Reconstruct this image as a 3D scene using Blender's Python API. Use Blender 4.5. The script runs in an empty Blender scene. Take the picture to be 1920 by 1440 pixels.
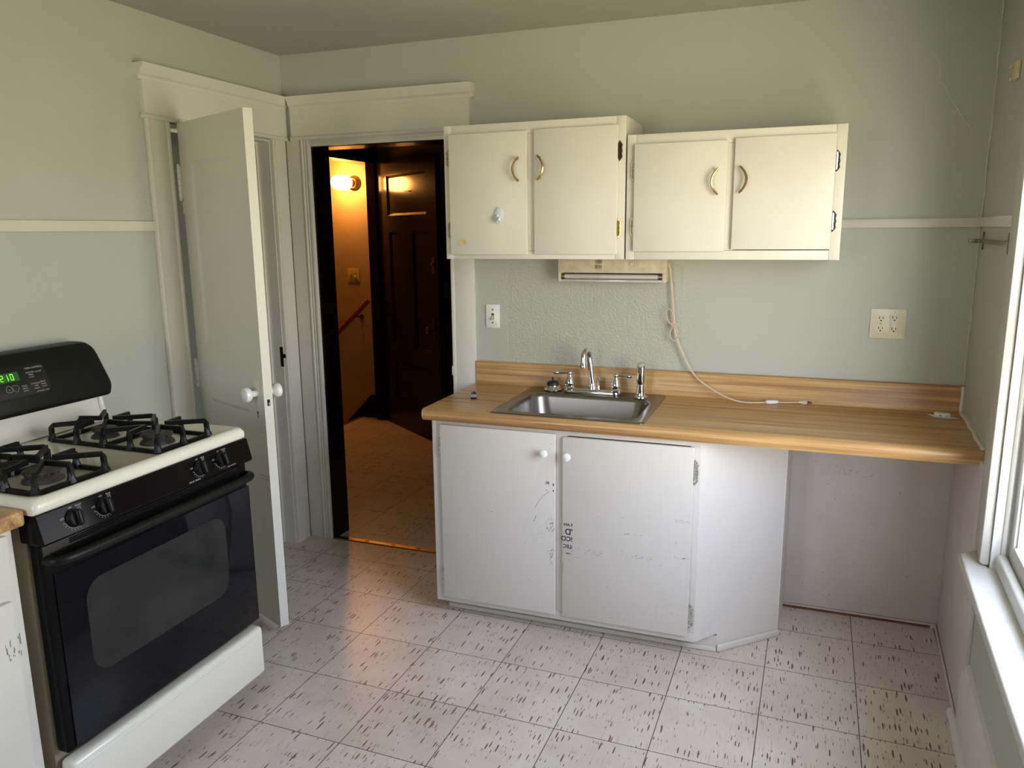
import bpy, bmesh, math, random
from mathutils import Vector, Matrix, Euler
random.seed(7)
S = bpy.context.scene
COL = S.collection
PI = math.pi

# ------------------------------------------------------------------ camera
cam_d = bpy.data.cameras.new('camera')
cam = bpy.data.objects.new('camera', cam_d)
COL.objects.link(cam)
cam.location = (2.4213, -3.3192, 1.605)
cam.rotation_euler = (1.3748, 0.0102, 0.3565)
cam_d.sensor_width = 36.0
cam_d.lens = 1449.93 / 1920 * 36.0
cam_d.clip_start = 0.02
S.camera = cam

# ------------------------------------------------------------------ world: daylight sky over green ground
W = bpy.data.worlds.new('world')
S.world = W
W.use_nodes = True
wn, wl = W.node_tree.nodes, W.node_tree.links
wn.clear()
wo = wn.new('ShaderNodeOutputWorld')
bg = wn.new('ShaderNodeBackground')
tc = wn.new('ShaderNodeTexCoord')
sx = wn.new('ShaderNodeSeparateXYZ')
cr = wn.new('ShaderNodeValToRGB')
mr = wn.new('ShaderNodeMapRange')
mr.inputs[1].default_value = -1
mr.inputs[2].default_value = 1
wl.new(tc.outputs['Generated'], sx.inputs[0])
wl.new(sx.outputs['Z'], mr.inputs[0])
wl.new(mr.outputs[0], cr.inputs[0])
e = cr.color_ramp.elements
e[0].position = 0.0; e[0].color = (0.50, 0.455, 0.275, 1)
e[1].position = 1.0; e[1].color = (0.42, 0.49, 0.62, 1)
a = e.new(0.47); a.color = (0.60, 0.56, 0.39, 1)
a = e.new(0.53); a.color = (0.72, 0.72, 0.68, 1)
a = e.new(0.62); a.color = (0.57, 0.64, 0.79, 1)
wl.new(cr.outputs[0], bg.inputs[0])
bg.inputs[1].default_value = 10.5
wl.new(bg.outputs[0], wo.inputs[0])

# daylight enters through the two windows: sky portals fill their openings
def portal(name, loc, nrm, sx_, sy_):
    l = bpy.data.lights.new(name, 'AREA')
    l.shape = 'RECTANGLE'; l.size = sx_; l.size_y = sy_
    l.cycles.is_portal = True
    o = bpy.data.objects.new(name, l); COL.objects.link(o)
    o.location = loc
    o.rotation_euler = Vector(nrm).to_track_quat('-Z', 'Z').to_euler()
portal('window_portal', (3.15, -1.48, 1.335), (-1, 0.05, 0), 1.34, 1.44)
portal('window_portal', (0.85, -4.72, 1.525), (0, 1, 0), .80, 1.15)

vs = S.view_settings
vs.view_transform = 'Standard'
vs.look = 'None'
vs.exposure = 0.88
vs.gamma = 1.0
vs.use_curve_mapping = False
S.cycles.use_denoising = True
S.cycles.max_bounces = 10
S.cycles.diffuse_bounces = 6
S.cycles.sample_clamp_indirect = 8.0

# ------------------------------------------------------------------ materials
MATS = {}
def nt(name):
    m = bpy.data.materials.new(name); m.use_nodes = True
    n = m.node_tree.nodes; l = m.node_tree.links
    b = n['Principled BSDF']
    MATS[name] = m
    return m, n, l, b
def noise_bump(n, l, b, scale, strength, dist=0.002, detail=3, src=None):
    t = n.new('ShaderNodeTexCoord'); no = n.new('ShaderNodeTexNoise'); bu = n.new('ShaderNodeBump')
    no.inputs['Scale'].default_value = scale; no.inputs['Detail'].default_value = detail
    bu.inputs['Strength'].default_value = strength; bu.inputs['Distance'].default_value = dist
    l.new(t.outputs['Object'], no.inputs['Vector'])
    l.new(no.outputs['Fac'], bu.inputs['Height']); l.new(bu.outputs[0], b.inputs['Normal'])
    return no
def paint(name, col, rough=0.5, var=0.06, vscale=3.0, bump=0.15, bscale=60, metal=0.0, spec=0.5, bdist=0.002):
    m, n, l, b = nt(name)
    t = n.new('ShaderNodeTexCoord'); no = n.new('ShaderNodeTexNoise'); rp = n.new('ShaderNodeValToRGB')
    no.inputs['Scale'].default_value = vscale; no.inputs['Detail'].default_value = 4
    l.new(t.outputs['Object'], no.inputs['Vector']); l.new(no.outputs['Fac'], rp.inputs[0])
    r = rp.color_ramp.elements
    r[0].position = .3; r[1].position = .7
    r[0].color = tuple(c * (1 - var) for c in col) + (1,)
    r[1].color = tuple(min(1, c * (1 + var)) for c in col) + (1,)
    l.new(rp.outputs[0], b.inputs['Base Color'])
    b.inputs['Roughness'].default_value = rough; b.inputs['Metallic'].default_value = metal
    b.inputs['Specular IOR Level'].default_value = spec
    if bump: noise_bump(n, l, b, bscale, bump, bdist)
    return m
SAGE = (0.475, 0.49, 0.44)
paint('wall_paint', SAGE, 0.42, 0.03, 2.0, 0.25, 90)
paint('ceiling_paint', (0.42, 0.42, 0.35), 0.6, 0.03, 2.0, 0.1, 60)
paint('dimmed_hall_paint', (0.20, 0.17, 0.10), 0.6, 0.05, 3.0, 0.1)  # cream wall paint darkened: the unlit hall's gloom is put into the colour
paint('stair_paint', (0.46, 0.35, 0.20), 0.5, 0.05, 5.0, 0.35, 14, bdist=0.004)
paint('trim_paint', (0.69, 0.665, 0.605), 0.38, 0.03, 4.0, 0.12, 50)
paint('window_paint', (0.64, 0.635, 0.62), 0.35, 0.05, 8.0, 0.5, 30, bdist=0.003)
paint('shaded_casing_paint', (0.53, 0.51, 0.475), 0.38, 0.05, 8.0, 0.4, 30, bdist=0.003)  # window paint again, with shade on the casing's room side put into the colour
paint('door_paint', (0.68, 0.66, 0.59), 0.35, 0.03, 3.0, 0.08, 40)
paint('cabinet_paint', (0.71, 0.675, 0.60), 0.4, 0.03, 5.0, 0.1, 50)
paint('panel_paint', (0.60, 0.535, 0.495), 0.5, 0.05, 6.0, 0.12, 40)
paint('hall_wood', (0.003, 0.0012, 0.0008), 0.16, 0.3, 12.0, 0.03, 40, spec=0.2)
paint('rail_wood', (0.30, 0.11, 0.03), 0.3, 0.25, 20.0, 0.05)
paint('nosing_wood', (0.16, 0.06, 0.03), 0.4, 0.25, 20.0, 0.05)
paint('enamel', (0.76, 0.73, 0.64), 0.16, 0.01, 2.0, 0)
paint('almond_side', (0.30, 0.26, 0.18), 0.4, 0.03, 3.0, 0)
paint('black_enamel', (0.006, 0.005, 0.005), 0.16, 0.1, 6.0, 0.02, 30, spec=0.06)
paint('black_plastic', (0.007, 0.007, 0.006), 0.40, 0.1, 6.0, 0.03, 200, spec=0.2)
paint('display_plastic', (0.007, 0.007, 0.009), 0.3, 0.05, 6.0, 0)
paint('oven_glass', (0.004, 0.004, 0.006), 0.05, 0.05, 6.0, 0, spec=0.22)
paint('oven_window', (0.022, 0.024, 0.021), 0.06, 0.35, 5.0, 0, spec=0.25)
paint('cast_iron', (0.007, 0.007, 0.008), 0.36, 0.2, 40.0, 0.12, 120, spec=0.25)
paint('burner_gray', (0.055, 0.050, 0.047), 0.55, 0.25, 30.0, 0.2, 100)
paint('steel', (0.27, 0.25, 0.23), 0.3, 0.06, 8.0, 0.03, 60, metal=1.0)
paint('chrome', (0.72, 0.72, 0.73), 0.07, 0.01, 4.0, 0, metal=1.0)
paint('gilt_plate', (0.50, 0.38, 0.16), 0.35, 0.05, 20.0, 0)
paint('worn_hinge', (0.52, 0.50, 0.44), 0.3, 0.6, 160.0, 0.3, 200, metal=0.6)
paint('brass', (0.50, 0.38, 0.17), 0.26, 0.15, 60.0, 0, metal=1.0)
paint('old_nickel', (0.30, 0.27, 0.20), 0.35, 0.5, 150.0, 0.2, 200, metal=1.0)
paint('dark_iron', (0.05, 0.035, 0.025), 0.4, 0.4, 80.0, 0.1, 100, metal=0.8)
paint('dull_brass', (0.25, 0.16, 0.06), 0.35, 0.2, 30.0, 0, metal=1.0)
paint('white_plastic', (0.78, 0.78, 0.76), 0.3, 0.01, 4.0, 0)
paint('blue_white_plastic', (0.66, 0.72, 0.78), 0.3, 0.02, 8.0, 0)
paint('porcelain', (0.82, 0.82, 0.80), 0.12, 0.01, 4.0, 0)
paint('ivory_plastic', (0.74, 0.68, 0.53), 0.3, 0.01, 4.0, 0)
paint('cord_vinyl', (0.66, 0.52, 0.36), 0.4, 0.05, 20.0, 0)
paint('fixture_ivory', (0.66, 0.57, 0.41), 0.4, 0.15, 25.0, 0.1, 60)
paint('tube_glass', (0.55, 0.52, 0.48), 0.12, 0.1, 6.0, 0)
paint('gray_plastic', (0.22, 0.23, 0.22), 0.4, 0.1, 30.0, 0)
paint('black_rubber', (0.012, 0.012, 0.012), 0.5, 0.1, 30.0, 0)
paint('dark_gap', (0.01, 0.009, 0.008), 0.8, 0.1, 30.0, 0)
paint('ink', (0.025, 0.023, 0.022), 0.6, 0.2, 300.0, 0)
paint('scuff', (0.25, 0.22, 0.20), 0.7, 0.4, 200.0, 0)
paint('print_gray', (0.40, 0.40, 0.40), 0.5, 0.1, 30.0, 0)
paint('crack_fill', (0.56, 0.57, 0.49), 0.5, 0.1, 30.0, 0)
paint('residue', (0.62, 0.50, 0.22), 0.5, 0.25, 60.0, 0)
paint('pale_residue', (0.62, 0.50, 0.42), 0.5, 0.1, 60.0, 0)
paint('yellowed_bracket', (0.68, 0.58, 0.36), 0.45, 0.1, 40.0, 0)
paint('laminate_edge', (0.58, 0.40, 0.20), 0.35, 0.1, 30, 0)
def emit(name, col, st):
    m, n, l, b = nt(name)
    b.inputs['Base Color'].default_value = (*col, 1)
    b.inputs['Emission Color'].default_value = (*col, 1)
    b.inputs['Emission Strength'].default_value = st
    return m
emit('clock_green', (0.22, 0.9, 0.04), 0.75)
emit('clock_glow', (0.004, 0.045, 0.006), 0.5)
emit('lamp_glass', (1.0, 0.40, 0.09), 48.0)
def glass_pane():
    m, n, l, b = nt('window_glass')
    n.remove(b)
    out = n['Material Output']
    tr = n.new('ShaderNodeBsdfTransparent'); gl = n.new('ShaderNodeBsdfGlossy'); mx = n.new('ShaderNodeMixShader')
    gl.inputs['Roughness'].default_value = 0.01
    mx.inputs[0].default_value = 0.07
    l.new(tr.outputs[0], mx.inputs[1]); l.new(gl.outputs[0], mx.inputs[2]); l.new(mx.outputs[0], out.inputs[0])
glass_pane()

def stretched(n, l, scale, vec_scale, detail=3, src=None, rough=0.5):
    t = n.new('ShaderNodeTexCoord'); mp = n.new('ShaderNodeMapping'); no = n.new('ShaderNodeTexNoise')
    mp.inputs['Scale'].default_value = vec_scale
    l.new(src if src else t.outputs['Object'], mp.inputs['Vector'])
    no.inputs['Scale'].default_value = scale; no.inputs['Detail'].default_value = detail
    no.inputs['Roughness'].default_value = rough
    l.new(mp.outputs[0], no.inputs['Vector'])
    return no
def laminate():
    m, n, l, b = nt('laminate')
    a1 = stretched(n, l, 1.0, (0.8, 45, 45), 3, rough=0.6)
    a2 = stretched(n, l, 1.0, (4.0, 160, 160), 2)
    r1 = n.new('ShaderNodeValToRGB'); r2 = n.new('ShaderNodeValToRGB'); mx = n.new('ShaderNodeMix')
    mx.data_type = 'RGBA'; mx.blend_type = 'MULTIPLY'; mx.inputs[0].default_value = 0.55
    e = r1.color_ramp.elements
    e[0].position = .30; e[0].color = (0.30, 0.14, 0.06, 1)
    e[1].position = .72; e[1].color = (0.66, 0.43, 0.19, 1)
    q = e.new(.43); q.color = (0.46, 0.25, 0.105, 1)
    q = e.new(.55); q.color = (0.58, 0.355, 0.145, 1)
    e = r2.color_ramp.elements
    e[0].position = .35; e[0].color = (0.62, 0.55, 0.5, 1)
    e[1].position = .6; e[1].color = (1, 1, 1, 1)
    l.new(a1.outputs['Fac'], r1.inputs[0]); l.new(a2.outputs['Fac'], r2.inputs[0])
    l.new(r1.outputs[0], mx.inputs[6]); l.new(r2.outputs[0], mx.inputs[7])
    l.new(mx.outputs[2], b.inputs['Base Color'])
    b.inputs['Roughness'].default_value = 0.33
laminate()

def math_node(n, l, op, a, b=None, c=None):
    x = n.new('ShaderNodeMath'); x.operation = op
    for i, v in enumerate((a, b, c)):
        if v is None: continue
        if isinstance(v, (int, float)): x.inputs[i].default_value = v
        else: l.new(v, x.inputs[i])
    return x.outputs[0]
def tile_floor():
    m, n, l, b = nt('vinyl_tile')
    t = n.new('ShaderNodeTexCoord')
    sub = n.new('ShaderNodeVectorMath'); sub.operation = 'SUBTRACT'; sub.inputs[1].default_value = (0.5166, -0.1999, 0)
    ro = n.new('ShaderNodeVectorRotate'); ro.rotation_type = 'Z_AXIS'; ro.inputs['Angle'].default_value = 0.0161
    sc = n.new('ShaderNodeVectorMath'); sc.operation = 'SCALE'; sc.inputs['Scale'].default_value = 1 / 0.31026
    l.new(t.outputs['Object'], sub.inputs[0]); l.new(sub.outputs[0], ro.inputs['Vector']); l.new(ro.outputs[0], sc.inputs[0])
    sp = n.new('ShaderNodeSeparateXYZ'); l.new(sc.outputs[0], sp.inputs[0])
    X, Y = sp.outputs[0], sp.outputs[1]
    def edge(v):
        f = math_node(n, l, 'FRACT', v)
        d = math_node(n, l, 'SUBTRACT', f, 0.5)
        d = math_node(n, l, 'ABSOLUTE', d)
        return math_node(n, l, 'SUBTRACT', 0.5, d)
    ed = math_node(n, l, 'MINIMUM', edge(X), edge(Y))
    seam = math_node(n, l, 'LESS_THAN', ed, 0.0045)
    fx = math_node(n, l, 'FLOOR', X); fy = math_node(n, l, 'FLOOR', Y)
    cmb = n.new('ShaderNodeCombineXYZ'); l.new(fx, cmb.inputs[0]); l.new(fy, cmb.inputs[1])
    wn_ = n.new('ShaderNodeTexWhiteNoise'); wn_.noise_dimensions = '3D'; l.new(cmb.outputs[0], wn_.inputs[0])
    # per tile offset so the fleck pattern breaks at the seams
    off = n.new('ShaderNodeVectorMath'); off.operation = 'SCALE'; off.inputs['Scale'].default_value = 7.0
    l.new(wn_.outputs['Color'], off.inputs[0])
    ad = n.new('ShaderNodeVectorMath'); ad.operation = 'ADD'; l.new(sc.outputs[0], ad.inputs[0]); l.new(off.outputs[0], ad.inputs[1])
    V = ad.outputs[0]
    def flecks(vs, lo, hi, scale=1.0, detail=2):
        no = stretched(n, l, scale, vs, detail, V)
        r = n.new('ShaderNodeMapRange'); r.inputs[1].default_value = lo; r.inputs[2].default_value = hi
        l.new(no.outputs['Fac'], r.inputs[0])
        return r.outputs[0]
    def vflecks(vs, rmin, rmax, keep):
        mp = n.new('ShaderNodeMapping'); mp.inputs['Scale'].default_value = vs; l.new(V, mp.inputs['Vector'])
        # a little waviness along each fleck
        wv = stretched(n, l, 1.0, (14, 10, 1), 2, V)
        wa = n.new('ShaderNodeVectorMath'); wa.operation = 'SCALE'; wa.inputs['Scale'].default_value = .22
        l.new(wv.outputs['Color'], wa.inputs[0])
        ad2 = n.new('ShaderNodeVectorMath'); ad2.operation = 'ADD'; l.new(mp.outputs[0], ad2.inputs[0]); l.new(wa.outputs[0], ad2.inputs[1])
        vo = n.new('ShaderNodeTexVoronoi'); vo.voronoi_dimensions = '2D'; vo.inputs['Scale'].default_value = 1.0
        l.new(ad2.outputs[0], vo.inputs['Vector'])
        se = n.new('ShaderNodeSeparateColor'); l.new(vo.outputs['Color'], se.inputs[0])
        rad = n.new('ShaderNodeMapRange'); rad.inputs[3].default_value = rmin; rad.inputs[4].default_value = rmax
        l.new(se.outputs[0], rad.inputs[0])
        hit = math_node(n, l, 'LESS_THAN', vo.outputs['Distance'], rad.outputs[0])
        return math_node(n, l, 'MULTIPLY', hit, math_node(n, l, 'LESS_THAN', se.outputs[1], keep))
    f1 = vflecks((26, 3.4, 1), .08, .25, .40)
    f2 = vflecks((54, 9, 1), .10, .25, .12)
    f4 = vflecks((60, 2.2, 1), .06, .16, .35)
    f3 = flecks((110, 3.5, 1), .62, .80)
    clus = flecks((4.0, 1.4, 1), .42, .47)
    f1 = math_node(n, l, 'MULTIPLY', f1, clus)
    f3 = math_node(n, l, 'MULTIPLY', f3, 0.36)
    f4 = math_node(n, l, 'MULTIPLY', f4, 0.55)
    fl = math_node(n, l, 'MAXIMUM', f1, f2); fl = math_node(n, l, 'MAXIMUM', fl, f3); fl = math_node(n, l, 'MAXIMUM', fl, f4)
    base = n.new('ShaderNodeValToRGB')
    ns = stretched(n, l, 1.4, (1, 1, 1), 4, sc.outputs[0])
    l.new(ns.outputs['Fac'], base.inputs[0])
    e = base.color_ramp.elements
    e[0].position = .3; e[0].color = (0.58, 0.50, 0.45, 1)
    e[1].position = .7; e[1].color = (0.67, 0.60, 0.55, 1)
    tv = n.new('ShaderNodeMapRange'); tv.inputs[3].default_value = .94; tv.inputs[4].default_value = 1.05
    l.new(wn_.outputs['Value'], tv.inputs[0])
    mt = n.new('ShaderNodeVectorMath'); mt.operation = 'SCALE'
    l.new(base.outputs[0], mt.inputs[0]); l.new(tv.outputs[0], mt.inputs['Scale'])
    m1 = n.new('ShaderNodeMix'); m1.data_type = 'RGBA'
    l.new(fl, m1.inputs[0]); l.new(mt.outputs[0], m1.inputs[6]); m1.inputs[7].default_value = (0.15, 0.075, 0.06, 1)
    m2 = n.new('ShaderNodeMix'); m2.data_type = 'RGBA'
    l.new(seam, m2.inputs[0]); l.new(m1.outputs[2], m2.inputs[6]); m2.inputs[7].default_value = (0.05, 0.035, 0.03, 1)
    l.new(m2.outputs[2], b.inputs['Base Color'])
    b.inputs['Roughness'].default_value = 0.30
    b.inputs['Specular IOR Level'].default_value = 0.45
    nb = stretched(n, l, 6, (1, 1, 1), 3, sc.outputs[0])
    bu = n.new('ShaderNodeBump'); bu.inputs['Strength'].default_value = 0.12; bu.inputs['Distance'].default_value = 0.01
    l.new(nb.outputs['Fac'], bu.inputs['Height']); l.new(bu.outputs[0], b.inputs['Normal'])
tile_floor()
def sink_wall():
    # same sage paint, with blistered glossy paint behind the sink
    m, n, l, b = nt('wall_paint_blistered')
    b.inputs['Base Color'].default_value = (*SAGE, 1)
    t = n.new('ShaderNodeTexCoord')
    sp = n.new('ShaderNodeSeparateXYZ'); l.new(t.outputs['Object'], sp.inputs[0])
    def band(v, a0, a1, b0, b1):
        r1 = n.new('ShaderNodeMapRange'); r1.interpolation_type = 'SMOOTHSTEP'; r1.inputs[1].default_value = a0; r1.inputs[2].default_value = a1
        r2 = n.new('ShaderNodeMapRange'); r2.interpolation_type = 'SMOOTHSTEP'; r2.inputs[1].default_value = b0; r2.inputs[2].default_value = b1
        r2.inputs[3].default_value = 1; r2.inputs[4].default_value = 0
        l.new(v, r1.inputs[0]); l.new(v, r2.inputs[0])
        return math_node(n, l, 'MULTIPLY', r1.outputs[0], r2.outputs[0])
    mask = math_node(n, l, 'MULTIPLY', band(sp.outputs[0], 1.0, 1.25, 1.85, 2.15), band(sp.outputs[2], .9, 1.0, 1.45, 1.5))
    no = n.new('ShaderNodeTexNoise'); no.inputs['Scale'].default_value = 95; no.inputs['Detail'].default_value = 6
    l.new(t.outputs['Object'], no.inputs['Vector'])
    bu = n.new('ShaderNodeBump'); bu.inputs['Distance'].default_value = 0.0045
    st = math_node(n, l, 'MULTIPLY_ADD', mask, 0.9, 0.1)
    l.new(st, bu.inputs['Strength']); l.new(no.outputs['Fac'], bu.inputs['Height']); l.new(bu.outputs[0], b.inputs['Normal'])
    rg = math_node(n, l, 'MULTIPLY_ADD', mask, -0.2, 0.42)
    l.new(rg, b.inputs['Roughness'])
    # worn brownish film where the cooking fumes settled
    n2 = n.new('ShaderNodeTexNoise'); n2.inputs['Scale'].default_value = 5; l.new(t.outputs['Object'], n2.inputs['Vector'])
    w = math_node(n, l, 'MULTIPLY', n2.outputs['Fac'], mask)
    mx = n.new('ShaderNodeMix'); mx.data_type = 'RGBA'; l.new(w, mx.inputs[0])
    mx.inputs[6].default_value = (*SAGE, 1); mx.inputs[7].default_value = (0.50, 0.49, 0.40, 1)
    l.new(mx.outputs[2], b.inputs['Base Color'])
sink_wall()
def brushed_cab():
    m, n, l, b = nt('lower_cabinet_paint')
    a1 = stretched(n, l, 1.0, (150, 150, 9), 4)
    r = n.new('ShaderNodeValToRGB'); e = r.color_ramp.elements
    e[0].position = .3; e[0].color = (0.62, 0.575, 0.53, 1); e[1].position = .65; e[1].color = (0.64, 0.595, 0.55, 1)
    l.new(a1.outputs['Fac'], r.inputs[0]); l.new(r.outputs[0], b.inputs['Base Color'])
    bu = n.new('ShaderNodeBump'); bu.inputs['Strength'].default_value = .03; bu.inputs['Distance'].default_value = .0008
    l.new(a1.outputs['Fac'], bu.inputs['Height']); l.new(bu.outputs[0], b.inputs['Normal'])
    b.inputs['Roughness'].default_value = .45
brushed_cab()

# ------------------------------------------------------------------ mesh builder
class B:
    def __init__(s): s.bm = bmesh.new(); s.n = 0
    def _xf(s, verts, M):
        if M is not None: bmesh.ops.transform(s.bm, matrix=M, verts=verts)
    def box(s, x0, x1, y0, y1, z0, z1, bev=0.0, seg=2, M=None, flush=False):
        s.n += 1; e = 0 if flush else .00006 * (s.n % 9)
        x0, x1, y0, y1, z0, z1 = x0 + e, x1 - e, y0 + e, y1 - e, z0 + e, z1 - e
        r = bmesh.ops.create_cube(s.bm, size=1.0)
        v = r['verts']
        for q in v:
            q.co.x = x0 if q.co.x < 0 else x1
            q.co.y = y0 if q.co.y < 0 else y1
            q.co.z = z0 if q.co.z < 0 else z1
        if bev > 0:
            ed = list({e for q in v for e in q.link_edges})
            rr = bmesh.ops.bevel(s.bm, geom=ed, offset=bev, segments=seg, affect='EDGES', profile=0.5)
            v = list({q for f in rr['faces'] for q in f.verts} | {q for q in v if q.is_valid})
        s._xf(v, M); return s
    def cone(s, p0, p1, r0, r1=None, seg=20, M=None):
        r1 = r0 if r1 is None else r1
        p0, p1 = Vector(p0), Vector(p1); d = p1 - p0
        r = bmesh.ops.create_cone(s.bm, cap_ends=True, segments=seg, radius1=max(r0, 1e-5), radius2=max(r1, 1e-5), depth=d.length)
        T = Matrix.Translation((p0 + p1) / 2) @ d.to_track_quat('Z', 'Y').to_matrix().to_4x4()
        bmesh.ops.transform(s.bm, matrix=T, verts=r['verts']); s._xf(r['verts'], M); return s
    def sphere(s, c, r, sc=(1, 1, 1), M=None, seg=20):
        q = bmesh.ops.create_uvsphere(s.bm, u_segments=seg, v_segments=seg // 2, radius=r)
        T = Matrix.Translation(c) @ Matrix.Diagonal((*sc, 1))
        bmesh.ops.transform(s.bm, matrix=T, verts=q['verts']); s._xf(q['verts'], M); return s
    def lathe(s, prof, origin=(0, 0, 0), axis=(0, 0, 1), seg=24, M=None):
        # prof: list of (radius, height along axis)
        Q = Matrix.Translation(origin) @ Vector(axis).to_track_quat('Z', 'Y').to_matrix().to_4x4()
        rings = []; allv = []
        for r, h in prof:
            ring = []
            for i in range(seg):
                a = 2 * PI * i / seg
                ring.append(s.bm.verts.new(Q @ Vector((max(r, 1e-5) * math.cos(a), max(r, 1e-5) * math.sin(a), h))))
            rings.append(ring); allv += ring
        for a, b in zip(rings, rings[1:]):
            for i in range(seg): s.bm.faces.new((a[i], a[(i + 1) % seg], b[(i + 1) % seg], b[i]))
        s.bm.faces.new(list(reversed(rings[0]))); s.bm.faces.new(rings[-1])
        s._xf(allv, M); return s
    def tube(s, pts, r, seg=10, M=None, closed=False, rr=None):
        pts = [Vector(p) for p in pts]; n = len(pts); rings = []; allv = []
        up = None
        for i, p in enumerate(pts):
            a = pts[(i - 1) % n] if (closed or i > 0) else p
            b = pts[(i + 1) % n] if (closed or i < n - 1) else p
            t = (b - a).normalized()
            if up is None:
                up = Vector((0, 0, 1)) if abs(t.z) < .9 else Vector((1, 0, 0))
            side = t.cross(up); side.normalize(); up = side.cross(t); up.normalize()
            rad = rr[i] if rr else r
            ring = [s.bm.verts.new(p + side * rad * math.cos(2 * PI * k / seg) + up * rad * math.sin(2 * PI * k / seg)) for k in range(seg)]
            rings.append(ring); allv += ring
        pairs = list(zip(rings, rings[1:])) + ([(rings[-1], rings[0])] if closed else [])
        for a, b in pairs:
            for i in range(seg): s.bm.faces.new((a[i], a[(i + 1) % seg], b[(i + 1) % seg], b[i]))
        if not closed:
            s.bm.faces.new(list(reversed(rings[0]))); s.bm.faces.new(rings[-1])
        s._xf(allv, M); return s
    def bar(s, pts, w, h, M=None):
        # rectangular-section bar along a path (w across, h tall)
        pts = [Vector(p) for p in pts]; rings = []; allv = []
        for i, p in enumerate(pts):
            a = pts[max(i - 1, 0)]; b = pts[min(i + 1, len(pts) - 1)]
            t = (b - a).normalized()
            up = Vector((0, 0, 1)) if abs(t.z) < .95 else Vector((1, 0, 0))
            side = t.cross(up).normalized(); u2 = side.cross(t).normalized()
            ring = [s.bm.verts.new(p + side * w / 2 * i_ + u2 * h / 2 * j_) for i_, j_ in ((-1, -1), (1, -1), (1, 1), (-1, 1))]
            rings.append(ring); allv += ring
        for a, b in zip(rings, rings[1:]):
            for i in range(4): s.bm.faces.new((a[i], a[(i + 1) % 4], b[(i + 1) % 4], b[i]))
        s.bm.faces.new(list(reversed(rings[0]))); s.bm.faces.new(rings[-1])
        s._xf(allv, M); return s
    def prism(s, poly, lo, hi, axis='y', bev=0.0, M=None, seg=2):
        # poly: 2D outline; axis y -> (x,z), axis x -> (y,z), axis z -> (x,y)
        def P(a, b, t): return {'y': (a, t, b), 'x': (t, a, b), 'z': (a, b, t)}[axis]
        v0 = [s.bm.verts.new(P(a, b, lo)) for a, b in poly]; v1 = [s.bm.verts.new(P(a, b, hi)) for a, b in poly]
        fs = [s.bm.faces.new(v0), s.bm.faces.new(list(reversed(v1)))]
        n = len(poly)
        for i in range(n): fs.append(s.bm.faces.new((v0[i], v1[i], v1[(i + 1) % n], v0[(i + 1) % n])))
        bmesh.ops.recalc_face_normals(s.bm, faces=fs)
        v = v0 + v1
        if bev > 0:
            ed = list({e for f in fs[:2] for e in f.edges})
            rr = bmesh.ops.bevel(s.bm, geom=ed, offset=bev, segments=seg, affect='EDGES', profile=0.5)
            v = list({q for f in rr['faces'] for q in f.verts} | {q for q in v if q.is_valid})
        s._xf(v, M); return s
    def text(s, body, size, M, ext=0.0002, align='CENTER', bold=0.0):
        c = bpy.data.curves.new('t', 'FONT'); c.body = body; c.size = size; c.extrude = ext; c.offset = bold
        c.align_x = align; c.align_y = 'CENTER'
        o = bpy.data.objects.new('t', c); COL.objects.link(o)
        dg = bpy.context.evaluated_depsgraph_get(); dg.update()
        me = bpy.data.meshes.new_from_object(o.evaluated_get(dg))
        n0 = len(s.bm.verts)
        s.bm.from_mesh(me); s.bm.verts.ensure_lookup_table()
        bmesh.ops.transform(s.bm, matrix=M, verts=s.bm.verts[n0:])
        bpy.data.objects.remove(o); bpy.data.curves.remove(c); bpy.data.meshes.remove(me)
        return s
    def obj(s, name, mat, parent=None, M=None, smooth=35, label=None, recalc=True):
        if M is not None: bmesh.ops.transform(s.bm, matrix=M, verts=s.bm.verts)
        if recalc: bmesh.ops.recalc_face_normals(s.bm, faces=s.bm.faces)
        org = Vector((0, 0, 0))
        if parent is not None:
            p = parent
            while p: org = org + p.location; p = p.parent
            bmesh.ops.translate(s.bm, vec=-org, verts=s.bm.verts)
        me = bpy.data.meshes.new(name); s.bm.to_mesh(me); s.bm.free()
        me.materials.append(MATS[mat])
        me.shade_smooth(); me.set_sharp_from_angle(angle=math.radians(smooth))
        o = bpy.data.objects.new(name, me); COL.objects.link(o)
        if parent is not None: o.parent = parent
        if label: o['label'] = label
        return o
def rrect(x0, x1, y0, y1, r, seg=6):
    out = []
    for cx, cy, a0 in ((x1 - r, y1 - r, 0), (x0 + r, y1 - r, 90), (x0 + r, y0 + r, 180), (x1 - r, y0 + r, 270)):
        for k in range(seg + 1):
            a = math.radians(a0 + 90 * k / seg); out.append((cx + r * math.cos(a), cy + r * math.sin(a)))
    return out
def thing(name, loc, label, cat, group=None):
    o = bpy.data.objects.new(name, None); COL.objects.link(o); o.location = loc
    o.empty_display_size = .05
    o['label'] = label; o['category'] = cat
    if group: o['group'] = group
    return o
def tag(o, label, cat, group=None, kind=None):
    o['label'] = label; o['category'] = cat
    if group: o['group'] = group
    if kind: o['kind'] = kind
    return o
def struct(o, label, cat): return tag(o, label, cat, kind='structure')
def rest(o):
    # move a single-mesh thing's origin to the middle of its base
    me = o.data
    xs = [v.co.x for v in me.vertices]; ys = [v.co.y for v in me.vertices]; zs = [v.co.z for v in me.vertices]
    c = Vector(((min(xs) + max(xs)) / 2, (min(ys) + max(ys)) / 2, min(zs)))
    me.transform(Matrix.Translation(-c)); o.location = c
    return o

# wall frame of the right wall, which leans a little into the room: (along wall from corner, into room, up)
_k = 1 / math.sqrt(1 + .05 ** 2)
RW = Matrix(((-.05 * _k, -1 * _k, 0, 3.0255), (-1 * _k, .05 * _k, 0, 0), (0, 0, 1, 0), (0, 0, 0, 1)))
CEIL = 2.44
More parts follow.
